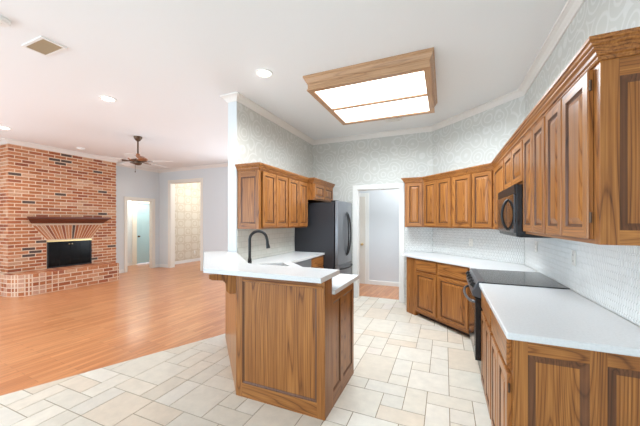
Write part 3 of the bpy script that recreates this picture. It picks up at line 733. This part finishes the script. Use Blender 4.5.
mb = MB(); framed(mb, frame((PXR-0.014, 2.131, 0), (0,1,0), (1,0,0)), 0.59, 0, CB, [(0.03, 0.205), (0.275, 0.54)], 0.115, 0.83)
mb.build('side_panel', [OZ, OY, OZ, BEAD], pn)
mb = MB(); mb.fbox(frame((-1.55, PYF, 0), (1,0,0), (0,-1,0)), 0, 0.72, 0.972, 0.99, 0, 0.016); mb.build('top_moulding', OX, pn, bevel=0.004)
def corbel(s):
    mb = MB(); Fc = frame(Fd(s, 0, 0.0), (-1,-1,0), (-1,1,0))    # u: outward, d: along
    pr = [(0, 0.86), (0.05, 0.86), (0.08, 0.885), (0.084, 0.945), (0.1, 0.975), (0.19, 0.985), (0.215, 1.0), (0.215, PZ), (0, PZ)]
    mb.fprism(Fc, pr, -0.042, 0.042); mb.build('corbel', OZ, pn, bevel=0.003)
for s in (0.045, 0.5, 0.95): corbel(s)

# bar top
mb = MB(); kk = -0.005
ci = 0.56
bar = [(kk-1.88, 1.88), (-0.80, 1.88), (-0.80, 2.28), (ci-2.28, 2.28), (-2.488, ci+2.488), (-2.488, 3.049), (-2.652, 3.049), (-2.652, 3.216), (-2.924, 2.93)]
mb.prism(bar, PZ, PZ+0.037)
o = mb.build('bar_top', QUARTZ, bevel=0.012, loc=(-1.4, 2.1, PZ), seg=3); tag(o, 'raised white quartz bar top with clipped corner on the peninsula', 'worktop', 'white quartz worktops')

# sink worktop with undermount sink
ks = 1.53
outer = [(PXR+0.025, 2.133), (PXR+0.025, 2.83), (ks-2.83, 2.83), (-1.9, ks+1.9), (-1.9, 4.63), (-2.488, 4.63), (-2.488, si+2.49), (si-2.133, 2.133)]
scx, scy = -1.83, 2.93
ux = Vector((SQ, -SQ)); uy = Vector((SQ, SQ)); sc2 = Vector((scx, scy))
hole = [sc2-ux*0.34-uy*0.18, sc2+ux*0.34-uy*0.18, sc2+ux*0.34+uy*0.18, sc2-ux*0.34+uy*0.18]
def slab_with_hole(outer, hole, z0, z1):
    bm = bmesh.new(); rings = []
    for z in (z0, z1):
        eo = [bm.verts.new((x, y, z)) for x, y in outer]; eh = [bm.verts.new((p[0], p[1], z)) for p in hole]
        es = [bm.edges.new((eo[i], eo[(i+1) % len(eo)])) for i in range(len(eo))]+[bm.edges.new((eh[i], eh[(i+1) % 4])) for i in range(4)]
        bmesh.ops.triangle_fill(bm, use_beauty=True, edges=es); rings.append((eo, eh))
    for a, b in zip(rings[0], rings[1]):
        for i in range(len(a)):
            bm.faces.new((a[i], a[(i+1) % len(a)], b[(i+1) % len(a)], b[i]))
    mb = MB(); bm.verts.index_update(); mb.v = [tuple(v.co) for v in bm.verts]; mb.f = [tuple(v.index for v in f.verts) for f in bm.faces]
    mb.m = [0]*len(mb.f); mb.c = [(1,1,1,1)]*len(mb.f); bm.free(); return mb
mb = slab_with_hole(outer, hole, CB, CT)
o = mb.build('worktop', QUARTZ, loc=(-1.8, 3.2, CB)); tag(o, 'white quartz worktop around the sink below the bar top', 'worktop', 'white quartz worktops')
sk = thing('sink', 'steel undermount sink set into the angled worktop below the faucet', 'sink', (scx, scy, 0.7))
mb = MB()
def ring2(hx, hy, z): return [(*(sc2+ux*a*hx+uy*b*hy), z) for a, b in ((-1,-1),(1,-1),(1,1),(-1,1))]
r = [ring2(0.375, 0.215, CB-0.001), ring2(0.352, 0.192, CB-0.001), ring2(0.34, 0.18, 0.72), ring2(0.36, 0.2, 0.715), ring2(0.375, 0.215, 0.715)]
vs_ = [p for q in r for p in q]; fs_ = []
for i in range(4):
    for k in range(4): fs_.append((i*4+k, i*4+(k+1) % 4, (i+1)*4+(k+1) % 4, (i+1)*4+k))
for k in range(4): fs_.append((16+k, 16+(k+1) % 4, (k+1) % 4, k))
mb.poly(vs_, fs_); mb.face([(*p[:2], 0.718) for p in r[2]]); mb.face([(*p[:2], 0.714) for p in r[3]])
mb.build('basin', SINKM, sk)
mb = MB(); mb.lathe(scx, scy, [(0.04, 0.719), (0.04, 0.722), (0.03, 0.7225)]); mb.build('drain', CHROME, sk)

# base cabinets under the sink worktop
sb = [(-1.302, 2.2), (-1.302, 2.72), (ks-0.11-2.72, 2.72), (-1.93, ks-0.11+1.93), (-1.93, 3.5), (-2.485, 3.5), (-2.485, si+2.5), (si-2.2+0.01, 2.2)]
mb = MB(); mb.prism(sb, 0.1, 0.70); rs = thing('sink_base_cabinet', 'oak sink base cabinet across the angled corner of the peninsula', 'cabinet', (-1.8, 2.9, 0), G2)
mb.prism([(x*0.98-0.02, y) for x, y in sb[:0]] or [(-1.4, 2.3), (-1.4, 2.68), (-1.45, 2.68), (-1.98, 3.3), (-1.98, 3.48), (-2.47, 3.48), (-2.47, 3.1), (-1.66, 2.3)], 0, 0.1)
mb.build('carcass', OZ, rs)
Fs = frame((-1.93, ks-0.11+1.93, 0), (1,-1,0), (1,1,0)); wS = math.hypot(0.62, 0.62)
for a, b in ((0.05, wS/2-0.005), (wS/2+0.005, wS-0.06)):
    mb = MB(); door_rings(mb, Fs, a, 0.13, b-a, 0.55, RAISED(0.02), 0.001); weld(mb.build('door', [OZ, OD], rs))
mb = MB(); mb.fbox(Fs, 0.02, wS-0.03, 0.70, CB, -0.02, 0.0); mb.build('false_front', OD, rs)
dw = thing('dishwasher', 'dark steel dishwasher under the left counter beside the sink', 'dishwasher', (-2.2, 3.8, 0))
mb = MB(); mb.box(-2.47, -1.93, 3.506, 4.104, 0.0, CB-0.004); mb.build('tub', BLACKM, dw)
mb = MB(); mb.box(-1.93, -1.905, 3.508, 4.102, 0.1, 0.76); mb.build('door', STEEL, dw, bevel=0.003)
mb = MB(); mb.box(-1.93, -1.905, 3.508, 4.102, 0.765, CB-0.006); mb.build('control_panel', STEEL, dw, bevel=0.003)
cabinet('base_cabinet', 'oak base cabinet between the dishwasher and the refrigerator', 'cabinet', (-1.93, 4.107), VY, PX, 0.52, 0.55, 0, CB,
        [(0.02, 0.5, 0.10, 0.70)], [(0.02, 0.5, 0.725, CB-0.02)], group=G2, grain=OY, toe=0.065)

# faucet
fx, fy = -2.035, 2.718
fc = thing('faucet', 'matte black gooseneck faucet standing behind the bar top', 'faucet', (fx, fy, CT))
mb = MB(); mb.lathe(fx, fy, [(0.03, CT+0.0005), (0.03, CT+0.012), (0.023, CT+0.02), (0.021, CT+0.11), (0.015, CT+0.125)]); mb.build('base', BLACKM, fc, smooth=True)
mb = MB(); ar = 0.098; ztop = 1.262
pts = [(fx, fy, CT+0.11), (fx, fy, 1.1), (fx, fy, ztop)]
for i in range(1, 15):
    a = PI*i/16; s_ = ar*(1-math.cos(a)); pts.append((fx+s_*SQ, fy+s_*SQ, ztop+ar*math.sin(a)))
s_ = ar*2+0.004; pts.append((fx+s_*SQ, fy+s_*SQ, ztop-0.01))
mb.tube(pts, 0.016, 14); mb.build('spout', BLACKM, fc, smooth=True)
mb = MB(); s2_ = s_+0.012; mb.tube([(fx+s_*SQ, fy+s_*SQ, ztop-0.005), (fx+(s_+0.004)*SQ, fy+(s_+0.004)*SQ, ztop-0.05), (fx+s2_*SQ, fy+s2_*SQ, ztop-0.1)], [0.016, 0.018, 0.024], 14); mb.build('spray_head', BLACKM, fc, smooth=True)
mb = MB(); mb.tube([(fx+0.02, fy-0.02, CT+0.07), (fx+0.05, fy-0.05, CT+0.075), (fx+0.085, fy-0.085, CT+0.1)], [0.011, 0.008, 0.006], 10); mb.build('lever_handle', BLACKM, fc, smooth=True)

# outlets on the backsplashes
def outlet(F, label, group='white outlet plates on the backsplash'):
    c = F(0, 0, 0.0); r_ = thing('outlet', label, 'outlet', c, group)
    mb = MB(); mb.fbox(F, -0.036, 0.036, -0.058, 0.058, 0, 0.006); mb.build('plate', PLATE, r_, bevel=0.003)
    for v in (-0.024, 0.024):
        mb = MB(); mb.fbox(F, -0.017, 0.017, v-0.016, v+0.016, 0.005, 0.0085); so_ = mb.build('socket', PLATE, r_, bevel=0.002)
        mb = MB(); mb.fbox(F, -0.008, -0.006, v-0.006, v+0.006, 0.0083, 0.009); mb.fbox(F, 0.006, 0.008, v-0.006, v+0.006, 0.0083, 0.009); mb.build('slots', BLACKM, so_)
outlet(frame((WR-0.0062, 2.82, 1.19), (0,-1,0), (-1,0,0)), 'white outlet plate on the right backsplash above the near cooktop edge')
outlet(frame((WR-0.0062, 3.82, 1.2), (0,-1,0), (-1,0,0)), 'white outlet plate on the right backsplash beyond the range')
outlet(frame((0.36, 4.88-0.0165+0.01, 1.16), A45, N45), 'white outlet plate on the diagonal wall backsplash')
outlet(frame((-2.4895, 3.32, 1.15), (0,1,0), (1,0,0)), 'cream outlet plate under the left wall cabinets behind the faucet')
outlet(frame((LX+0.001, 8.05, 0.35), (0,1,0), (1,0,0)), 'small white outlet low on the patterned wallpaper in the far hall', None)

# ------------------------------------------------------------------ ceiling light box
cl = thing('ceiling_light', 'large oak framed fluorescent ceiling light with two glowing panels', 'ceiling light', (-0.765, 3.64, CZ))
x0, x1, y0, y1, zb = -1.44, -0.135, 3.0, 4.28, 2.965
mb = MB(); t = 0.02
mb.box(x0, x1, y0, y0+t, zb+0.012, CZ, 0); mb.box(x0, x1, y1-t, y1, zb+0.012, CZ, 0); mb.box(x0, x0+t, y0+t, y1-t, zb+0.012, CZ, 1); mb.box(x1-t, x1, y0+t, y1-t, zb+0.012, CZ, 1)
b = 0.055
mb.box(x0-0.008, x1+0.008, y0-0.008, y0+b, zb, zb+0.014, 0); mb.box(x0-0.008, x1+0.008, y1-b, y1+0.008, zb, zb+0.014, 0)
mb.box(x0-0.008, x0+b, y0+b, y1-b, zb, zb+0.014, 1); mb.box(x1-b, x1+0.008, y0+b, y1-b, zb, zb+0.014, 1)
mb.build('frame', [LOX, LOY], cl)
mb = MB(); ym = 3.66; mb.box(x0+b, x1-b, ym-0.022, ym+0.022, zb, zb+0.014); mb.build('divider', LOX, cl)
mb = MB(); sweep([(x0, y1), (x0, y0), (x1, y0), (x1, y1), (x0, y1)], [(0, 0), (0, -0.085), (0.008, -0.085), (0.01, -0.072), (0.016, -0.068), (0.03, -0.04), (0.032, -0.028), (0.042, -0.024), (0.042, 0)], CZ-0.001, '', LOX, side=1, mb=mb)
mb.build('cornice', LOX, cl)
for (a, c_) in ((y0+b, ym-0.022), (ym+0.022, y1-b)):
    mb = MB(); mb.box(x0+b-0.005, x1-b+0.005, a-0.005, c_+0.005, zb+0.016, zb+0.02); mb.build('diffuser', LIT, cl)
area('ceiling_light_lamp', (-0.765, 3.64, zb-0.02), (0, 0, 0), 1.15, 1.1, 70, (0.80, 0.91, 1)).data.spread = math.radians(172)

# recessed downlights
def downlight(x, y, label, p=45):
    r_ = thing('downlight', label, 'downlight', (x, y, CZ), 'recessed ceiling downlights')
    mb = MB(); n = 32; vs_ = []; fs_ = []
    for rr, z in ((0.1, CZ-0.0005), (0.098, CZ-0.008), (0.075, CZ-0.009), (0.068, CZ-0.0008)):
        for k in range(n): vs_.append((x+rr*math.cos(2*PI*k/n), y+rr*math.sin(2*PI*k/n), z))
    for j in range(3):
        for k in range(n): fs_.append((j*n+k, j*n+(k+1) % n, (j+1)*n+(k+1) % n, (j+1)*n+k))
    mb.poly(vs_, fs_); mb.build('trim_ring', WHITE, r_, smooth=True)
    mb = MB(); mb.lathe(x, y, [(0.068, CZ-0.001), (0.068, CZ-0.003), (0.05, CZ-0.006)]); mb.build('lamp', LAMP, r_, smooth=True)
    l = bpy.data.lights.new('downlight_lamp', 'SPOT'); l.energy = p; l.color = (1, 0.97, 0.93); l.shadow_soft_size = 0.05; l.spot_size = 2.6; l.spot_blend = 0.8
    o = bpy.data.objects.new('downlight_lamp', l); COL.objects.link(o); o.location = (x, y, CZ-0.02)
    point('downlight_glow', (x, y, CZ-0.06), 0.25, (1, 0.98, 0.95), 0.05)
downlight(-1.85, 2.73, 'lit round downlight in the kitchen ceiling left of the oak light')
downlight(-4.164, 2.47, 'lit round downlight in the middle of living room ceiling')
downlight(-7.14, 2.51, 'lit round downlight near the brick fireplace at the left edge')
point('hall_fill_light', (-0.6, 6.1, 2.7), 32, (0.92, 0.96, 1))  # unseen light added to brighten the back hall, no fixture
point('passage_fill_light', (-9.1, 6.6, 2.7), 45, (1, 0.95, 0.86))  # unseen light added to warm and brighten the passage, no fixture
point('far_hall_fill_light', (-7.2, 7.9, 2.7), 45, (1, 0.96, 0.9))  # unseen light added to fill the far hall, no fixture

# smoke detectors and vents
def detector(x, y, label, r0=0.07):
    r_ = thing('smoke_detector', label, 'smoke detector', (x, y, CZ), 'white ceiling smoke detectors')
    mb = MB(); mb.lathe(x, y, [(r0, CZ-0.0005), (r0, CZ-0.018), (r0*0.8, CZ-0.034), (r0*0.3, CZ-0.036)]); mb.build('housing', WHITE, r_, smooth=True)
    mb = MB(); mb.lathe(x, y, [(r0*0.3, CZ-0.036), (r0*0.25, CZ-0.041), (r0*0.1, CZ-0.042)]); mb.build('test_button', PLATE, r_, smooth=True)
detector(-3.34, 1.14, 'white round smoke detector at the top left picture corner', 0.075)
detector(-7.55, 3.9, 'small white smoke detector on the ceiling above the brick fireplace', 0.075)
VENTM = plain('vent_metal', (186, 168, 140), 0.5)
def vent(x0, x1, y0, y1, label, mat, n=10, along='x'):
    r_ = thing('ceiling_vent', label, 'vent', ((x0+x1)/2, (y0+y1)/2, CZ), 'ceiling air vents')
    mb = MB(); b = 0.022; z0, z1 = CZ-0.012, CZ-0.0005
    mb.box(x0-b, x1+b, y0-b, y0, z0, z1); mb.box(x0-b, x1+b, y1, y1+b, z0, z1); mb.box(x0-b, x0, y0, y1, z0, z1); mb.box(x1, x1+b, y0, y1, z0, z1)
    mb.build('frame', WHITE, r_)
    mb = MB(); mb.box(x0, x1, y0, y1, CZ-0.004, CZ-0.0008); mb.build('backing', STEELD if mat is VENTM else WHITE, r_)
    for k in range(n):
        mb = MB(); t_ = (k+0.5)/n
        xc = x0+(x1-x0)*t_; h = (x1-x0)/n*0.27
        mb.poly([(xc-h, y0, CZ-0.012), (xc+h, y0, CZ-0.005), (xc+h, y1, CZ-0.005), (xc-h, y1, CZ-0.012), (xc-h, y0, CZ-0.010), (xc+h, y0, CZ-0.004), (xc+h, y1, CZ-0.004), (xc-h, y1, CZ-0.010)],
                [(0,3,2,1),(4,5,6,7),(0,1,5,4),(1,2,6,5),(2,3,7,6),(3,0,4,7)])
        mb.build('slat', mat, r_)
vent(-3.62, -3.32, 1.42, 1.57, 'tan slatted air vent in the ceiling near top left corner', VENTM, 12)
vent(-0.87, -0.66, 4.76, 4.85, 'small white air vent behind the oak framed ceiling light', WHITE, 8)

# ------------------------------------------------------------------ ceiling fan
fn = thing('ceiling_fan', 'ceiling fan with wood tone motor hanging in the living room', 'ceiling fan', (-5.5, 3.81, CZ))
cx_, cy_ = -5.5, 3.81
WOODF = plain('fan_wood_tone', (168, 112, 78), 0.4); BLADE = plain('fan_blade_white', (224, 223, 221), 0.5)
mb = MB(); mb.lathe(cx_, cy_, [(0.075, CZ-0.0005), (0.07, CZ-0.03), (0.045, CZ-0.07), (0.02, CZ-0.09)]); mb.build('canopy', BRONZE, fn, smooth=True)
mb = MB(); mb.lathe(cx_, cy_, [(0.014, CZ-0.09), (0.014, 2.760)]); mb.build('downrod', BRONZE, fn, smooth=True)
mb = MB(); mb.lathe(cx_, cy_, [(0.03, 2.790), (0.035, 2.760), (0.11, 2.735), (0.165, 2.700), (0.17, 2.680), (0.13, 2.650), (0.06, 2.645)]); mb.build('motor_housing', WOODF, fn, smooth=True)
mb = MB(); mb.lathe(cx_, cy_, [(0.06, 2.645), (0.075, 2.630), (0.07, 2.600), (0.04, 2.575), (0.01, 2.570)]); mb.build('switch_housing', BRONZE, fn, smooth=True)
mb = MB(); mb.tube([(cx_-0.02, cy_-0.04, 2.580), (cx_-0.02, cy_-0.04, 2.460)], 0.003, 6); mb.lathe(cx_-0.02, cy_-0.04, [(0.002, 2.460), (0.008, 2.450), (0.008, 2.430), (0.002, 2.425)], 10); mb.build('pull_chain', BRONZE, fn)
for k in range(5):
    a = 0.405+k*2*PI/5; d = Vector((math.cos(a), math.sin(a), 0)); p = Vector((-d.y, d.x, 0)); c = Vector((cx_, cy_, 2.632))
    mb = MB()
    pts = [(0.07, 0.02), (0.16, 0.016), (0.26, 0.045), (0.26, -0.045), (0.16, -0.016), (0.07, -0.02)]
    Fb = lambda u, v, w2_: c+d*u+p*v+Vector((0, 0, w2_+v*0.16))
    n = len(pts); mb.poly([Fb(u, v, 0) for u, v in pts]+[Fb(u, v, 0.012) for u, v in pts], [tuple(range(n-1, -1, -1)), tuple(range(n, 2*n))]+[(i, (i+1) % n, n+(i+1) % n, n+i) for i in range(n)])
    ir = mb.build('blade_iron', BRONZE, fn)
    mb = MB(); pts = [(0.2, -0.055), (0.62, -0.075), (0.655, -0.05), (0.66, 0), (0.655, 0.05), (0.62, 0.075), (0.2, 0.055)]
    n = len(pts); mb.poly([Fb(u, v, 0.012) for u, v in pts]+[Fb(u, v, 0.018) for u, v in pts], [tuple(range(n-1, -1, -1)), tuple(range(n, 2*n))]+[(i, (i+1) % n, n+(i+1) % n, n+i) for i in range(n)])
    mb.build('blade', BLADE, fn)

# ------------------------------------------------------------------ fireplace
fp = thing('fireplace', 'floor to ceiling brick fireplace with rounded raised hearth', 'fireplace', (-8.2, 3.9, 0))
rnd = random.Random(11)
BP = [(186,116,76)]*5+[(196,128,88)]*5+[(174,100,66)]*3+[(204,144,108)]*3+[(160,94,68)]*2+[(208,160,128)]*3
def bcol():
    c = rnd.choice(BP); j = rnd.uniform(-8, 8); return lin(tuple(v+j for v in c))
DK = lin((98, 78, 70))
BXF = -8.08; by0, by1 = 2.9, 5.0
fy_a, fy_b, fz_a, fz_b = 3.525, 4.406, 0.43, 1.05
top_a, top_b, top_z = 3.27, 4.66, 1.40
# where the dark clinker bricks sit on the chimney breast (y, z in metres)
darks = [(3.05, 2.41), (3.22, 1.86), (3.83, 2.1), (3.98, 2.99), (3.72, 2.83), (4.6, 2.26), (4.61, 2.75), (3.82, 2.9), (3.12, 0.88), (3.12, 0.73), (3.4, 1.05), (3.4, 0.79), (4.87, 0.8), (4.55, 0.57), (4.77, 1.69)]
mb = MB()
# mortar core with firebox opening
mb.box(LX+0.002, BXF-0.006, by0+0.006, fy_a, 0, CZ-0.02, 0, (1,1,1,1)); mb.box(LX+0.002, BXF-0.006, fy_b, by1-0.006, 0, CZ-0.02)
mb.box(LX+0.002, BXF-0.006, fy_a, fy_b, fz_b, CZ-0.02); mb.box(LX+0.002, BXF-0.006, fy_a, fy_b, 0, fz_a-0.01)
rh = 0.0705; bh = 0.0525; bl_ = 0.222; gl = 0.017
Fb_ = frame((BXF-0.006, by0, 0), (0,1,0), (1,0,0)); Wb = by1-by0
z = 0.02; row = 0
while z+bh < CZ-0.03:
    u = -(bl_/2 if row % 2 else 0)-0.004
    holes = []
    zc = z+bh/2
    if fz_a-0.03 < zc < fz_b: holes = [(fy_a-by0, fy_b-by0)]
    elif fz_b <= zc < top_z+0.01:
        t_ = (zc-fz_b)/(top_z-fz_b); holes = [(fy_a+(top_a-fy_a)*t_-by0, fy_b+(top_b-fy_b)*t_-by0)]
    while u < Wb:
        a, b = max(u, 0), min(u+bl_-gl, Wb); u += bl_
        if b-a < 0.02: continue
        segs = [(a, b)]
        for (h0, h1) in holes:
            segs = [s for (p, q) in segs for s in ((p, min(q, h0-0.008)), (max(p, h1+0.008), q)) if s[1]-s[0] > 0.015]
        for (p, q) in segs:
            dk = any(p-0.01 <= y_-by0 <= q+0.01 and abs(zc-z_) < rh*0.52 for y_, z_ in darks)
            mb.fbox(Fb_, p, q, z, z+bh, 0, 0.003, 1, DK if dk else bcol())
    # side face bricks (towards the camera)
    u = -(0.11 if row % 2 == 0 else 0)
    Fs_ = frame((LX, by0+0.006, 0), (1,0,0), (0,-1,0))
    while u < BXF-LX:
        a, b = max(u, 0), min(u+bl_-gl, BXF-LX); u += bl_
        if b-a > 0.02: mb.fbox(Fs_, a, b, z, z+bh, 0, 0.003, 1, bcol())
    z += rh; row += 1
# splayed soldier arch
ns = 19
for k in range(ns):
    g = 0.12
    def ed(t_): return (fy_a+(fy_b-fy_a)*t_-by0, top_a+(top_b-top_a)*t_-by0)
    b0, t0 = ed((k+g)/ns); b1, t1 = ed((k+1-g)/ns)
    mb.fprism(Fb_, [(b0, fz_b+0.02), (b1, fz_b+0.02), (t1, top_z-0.012), (t0, top_z-0.012)], 0, 0.003, 1, DK if k == 10 else bcol())
mb.build('chimney_breast', [MORTAR, BRICK], fp, color=True)
# hearth
mb = MB(); HX = -7.55; HZ = 0.43; R_ = 0.36
path = [(LX+0.01, 2.80), (HX-R_, 2.80)]
for i in range(1, 9):
    a = -PI/2+PI/2*i/8; path.append((HX-R_+R_*math.cos(a), 2.80+R_+R_*math.sin(a)))
path += [(HX, 4.74), (BXF+0.002, 4.74)]
core = path+[(BXF+0.002, by0-0.002), (LX+0.01, by0-0.002)]
mb.prism(core, 0, HZ-0.01, 0)
# walk the path
segl = [0]
for a, b in zip(path, path[1:]): segl.append(segl[-1]+math.hypot(b[0]-a[0], b[1]-a[1]))
def at(s):
    for i in range(len(path)-1):
        if s <= segl[i+1] or i == len(path)-2:
            t_ = (s-segl[i])/(segl[i+1]-segl[i]); a, b = path[i], path[i+1]
            d = Vector((b[0]-a[0], b[1]-a[1])).normalized(); return Vector((a[0]+(b[0]-a[0])*t_, a[1]+(b[1]-a[1])*t_)), Vector((d.y, -d.x))
total = segl[-3]+math.hypot(path[-2][0]-path[-3][0], path[-2][1]-path[-3][1])
s_hd = segl[9]+0.28
nr = 5; hr = HZ/nr
for r_i in range(nr):
    s = 0.0; idx = 0
    while s < total:
        L_ = 0.105 if (s < s_hd or s > total-0.22) else 0.222
        if s >= s_hd and idx == 0: idx = 1; L_ = 0.222 if r_i % 2 else 0.111
        e_ = min(s+L_, total)
        p, n1 = at(s+0.01); q, n2 = at(e_-0.01); z0_, z1_ = r_i*hr+0.01, (r_i+1)*hr-0.01
        if e_-s > 0.03:
            o1, o2 = n1*0.003, n2*0.003; c = bcol()
            if s < s_hd-0.2 and rnd.random() < 0.45: c = lin((206, 158, 132))
            mb.poly([(p.x,p.y,z0_),(q.x,q.y,z0_),(q.x,q.y,z1_),(p.x,p.y,z1_),(p.x+o1.x,p.y+o1.y,z0_),(q.x+o2.x,q.y+o2.y,z0_),(q.x+o2.x,q.y+o2.y,z1_),(p.x+o1.x,p.y+o1.y,z1_)],
                    [(0,1,2,3),(4,7,6,5),(0,4,5,1),(1,5,6,2),(2,6,7,3),(3,7,4,0)], 1, c)
        s = e_
y = 2.83
while y < 4.7:
    for xa, xb in ((BXF+0.01, BXF+0.255), (BXF+0.267, HX-0.008)):
        xa2, xb2 = xa, xb
        if y < 2.80+R_:
            lim = HX-R_+math.sqrt(max(0, R_**2-(2.80+R_-y)**2))-0.01; xb2 = min(xb, lim)
        if xb2-xa2 > 0.03: mb.box(xa2, xb2, y, y+0.066, HZ-0.012, HZ, 1, bcol())
    y += 0.076
mb.build('hearth', [MORTAR, BRICK], fp, color=True)
# firebox
mb = MB(); xb = LX+0.015
mb.face([(xb, fy_a+0.12, HZ), (xb, fy_b-0.12, HZ), (xb, fy_b-0.12, fz_b), (xb, fy_a+0.12, fz_b)])
mb.face([(xb, fy_a+0.12, HZ), (BXF-0.02, fy_a+0.001, HZ), (BXF-0.02, fy_a+0.001, fz_b), (xb, fy_a+0.12, fz_b)])
mb.face([(xb, fy_b-0.12, HZ), (BXF-0.02, fy_b-0.001, HZ), (BXF-0.02, fy_b-0.001, fz_b), (xb, fy_b-0.12, fz_b)])
mb.face([(xb, fy_a+0.12, HZ), (xb, fy_b-0.12, HZ), (BXF-0.02, fy_b, HZ), (BXF-0.02, fy_a, HZ)])
mb.face([(xb, fy_a+0.12, fz_b-0.002), (xb, fy_b-0.12, fz_b-0.002), (BXF-0.02, fy_b, fz_b-0.002), (BXF-0.02, fy_a, fz_b-0.002)])
mb.build('firebox', SOOT, fp)
LOGM = oak('log_bark', 'y', ((110, 84, 66), (84, 62, 48), (50, 36, 28)), 0.9)
for (a, b, zz, xx, rr) in ((3.66, 4.28, 0.49, -8.28, 0.05), (3.7, 4.22, 0.5, -8.18, 0.045), (3.75, 4.2, 0.58, -8.23, 0.045)):
    mb = MB(); mb.tube([(xx, a, zz), (xx+0.02, (a+b)/2, zz+0.012), (xx-0.01, b, zz)], [rr, rr*1.08, rr*0.92], 12); mb.build('log', LOGM, fp, smooth=True)
def glassy():
    m, nt, b = newmat('smoked_glass'); b.inputs['Base Color'].default_value = (0.008, 0.008, 0.008, 1); b.inputs['Roughness'].default_value = 0.18; b.inputs['Specular IOR Level'].default_value = 0.2
    b.inputs['Alpha'].default_value = 0.8; return m
SMOKE = glassy()
F = frame((BXF-0.005, fy_a, 0), (0,1,0), (1,0,0)); Wf = fy_b-fy_a
scn = MB(); scn.fbox(F, 0.0, Wf, fz_b-0.035, fz_b-0.002, -0.012, 0.02); so2 = scn.build('screen_top_rail', BRASS, fp); so2['label'] = 'brass top rail of the fireplace doors'
mb = MB(); mb.fbox(F, 0, 0.02, HZ, fz_b-0.035, -0.012, 0.012); mb.fbox(F, Wf-0.02, Wf, HZ, fz_b-0.035, -0.012, 0.012); mb.fbox(F, 0.02, Wf-0.02, HZ, HZ+0.025, -0.012, 0.012)
mb.build('screen_frame', BLACKM, fp)
for k in range(4):
    mb = MB(); wq = (Wf-0.04)/4; mb.fbox(F, 0.02+k*wq+0.003, 0.02+(k+1)*wq-0.003, HZ+0.027, fz_b-0.037, -0.006, 0.0); gd = mb.build('glass_door', SMOKE, fp)
    if k in (1, 2):
        mb = MB(); uu_ = 0.02+(k+1)*wq-0.03 if k == 1 else 0.02+k*wq+0.03
        mb.tube([F(uu_, fz_b-0.1, 0.0), F(uu_, fz_b-0.1, 0.025), F(uu_, fz_b-0.1, 0.03)], [0.006, 0.01, 0.006], 8); mb.build('door_knob', BRASS, gd)
# mantel
mb = MB(); y0_, y1_ = 3.12, 4.76
prm = [(0, 1.43), (0.06, 1.43), (0.075, 1.455), (0.13, 1.50), (0.145, 1.53), (0.18, 1.54), (0.18, 1.575), (0, 1.575)]
# returns at both ends follow the same profile
vs_ = []; n = len(prm)
for yy, sg in ((y0_, 1), (y1_, -1)):
    for o_, zz in prm: vs_.append((BXF+0.001+o_, yy+sg*(0.18-o_)*0.9, zz))
mb.poly(vs_, [tuple(range(n)), tuple(range(2*n-1, n-1, -1))]+[(i, (i+1) % n, n+(i+1) % n, n+i) for i in range(n)])
mb.build('mantel_shelf', MANTEL, fp)
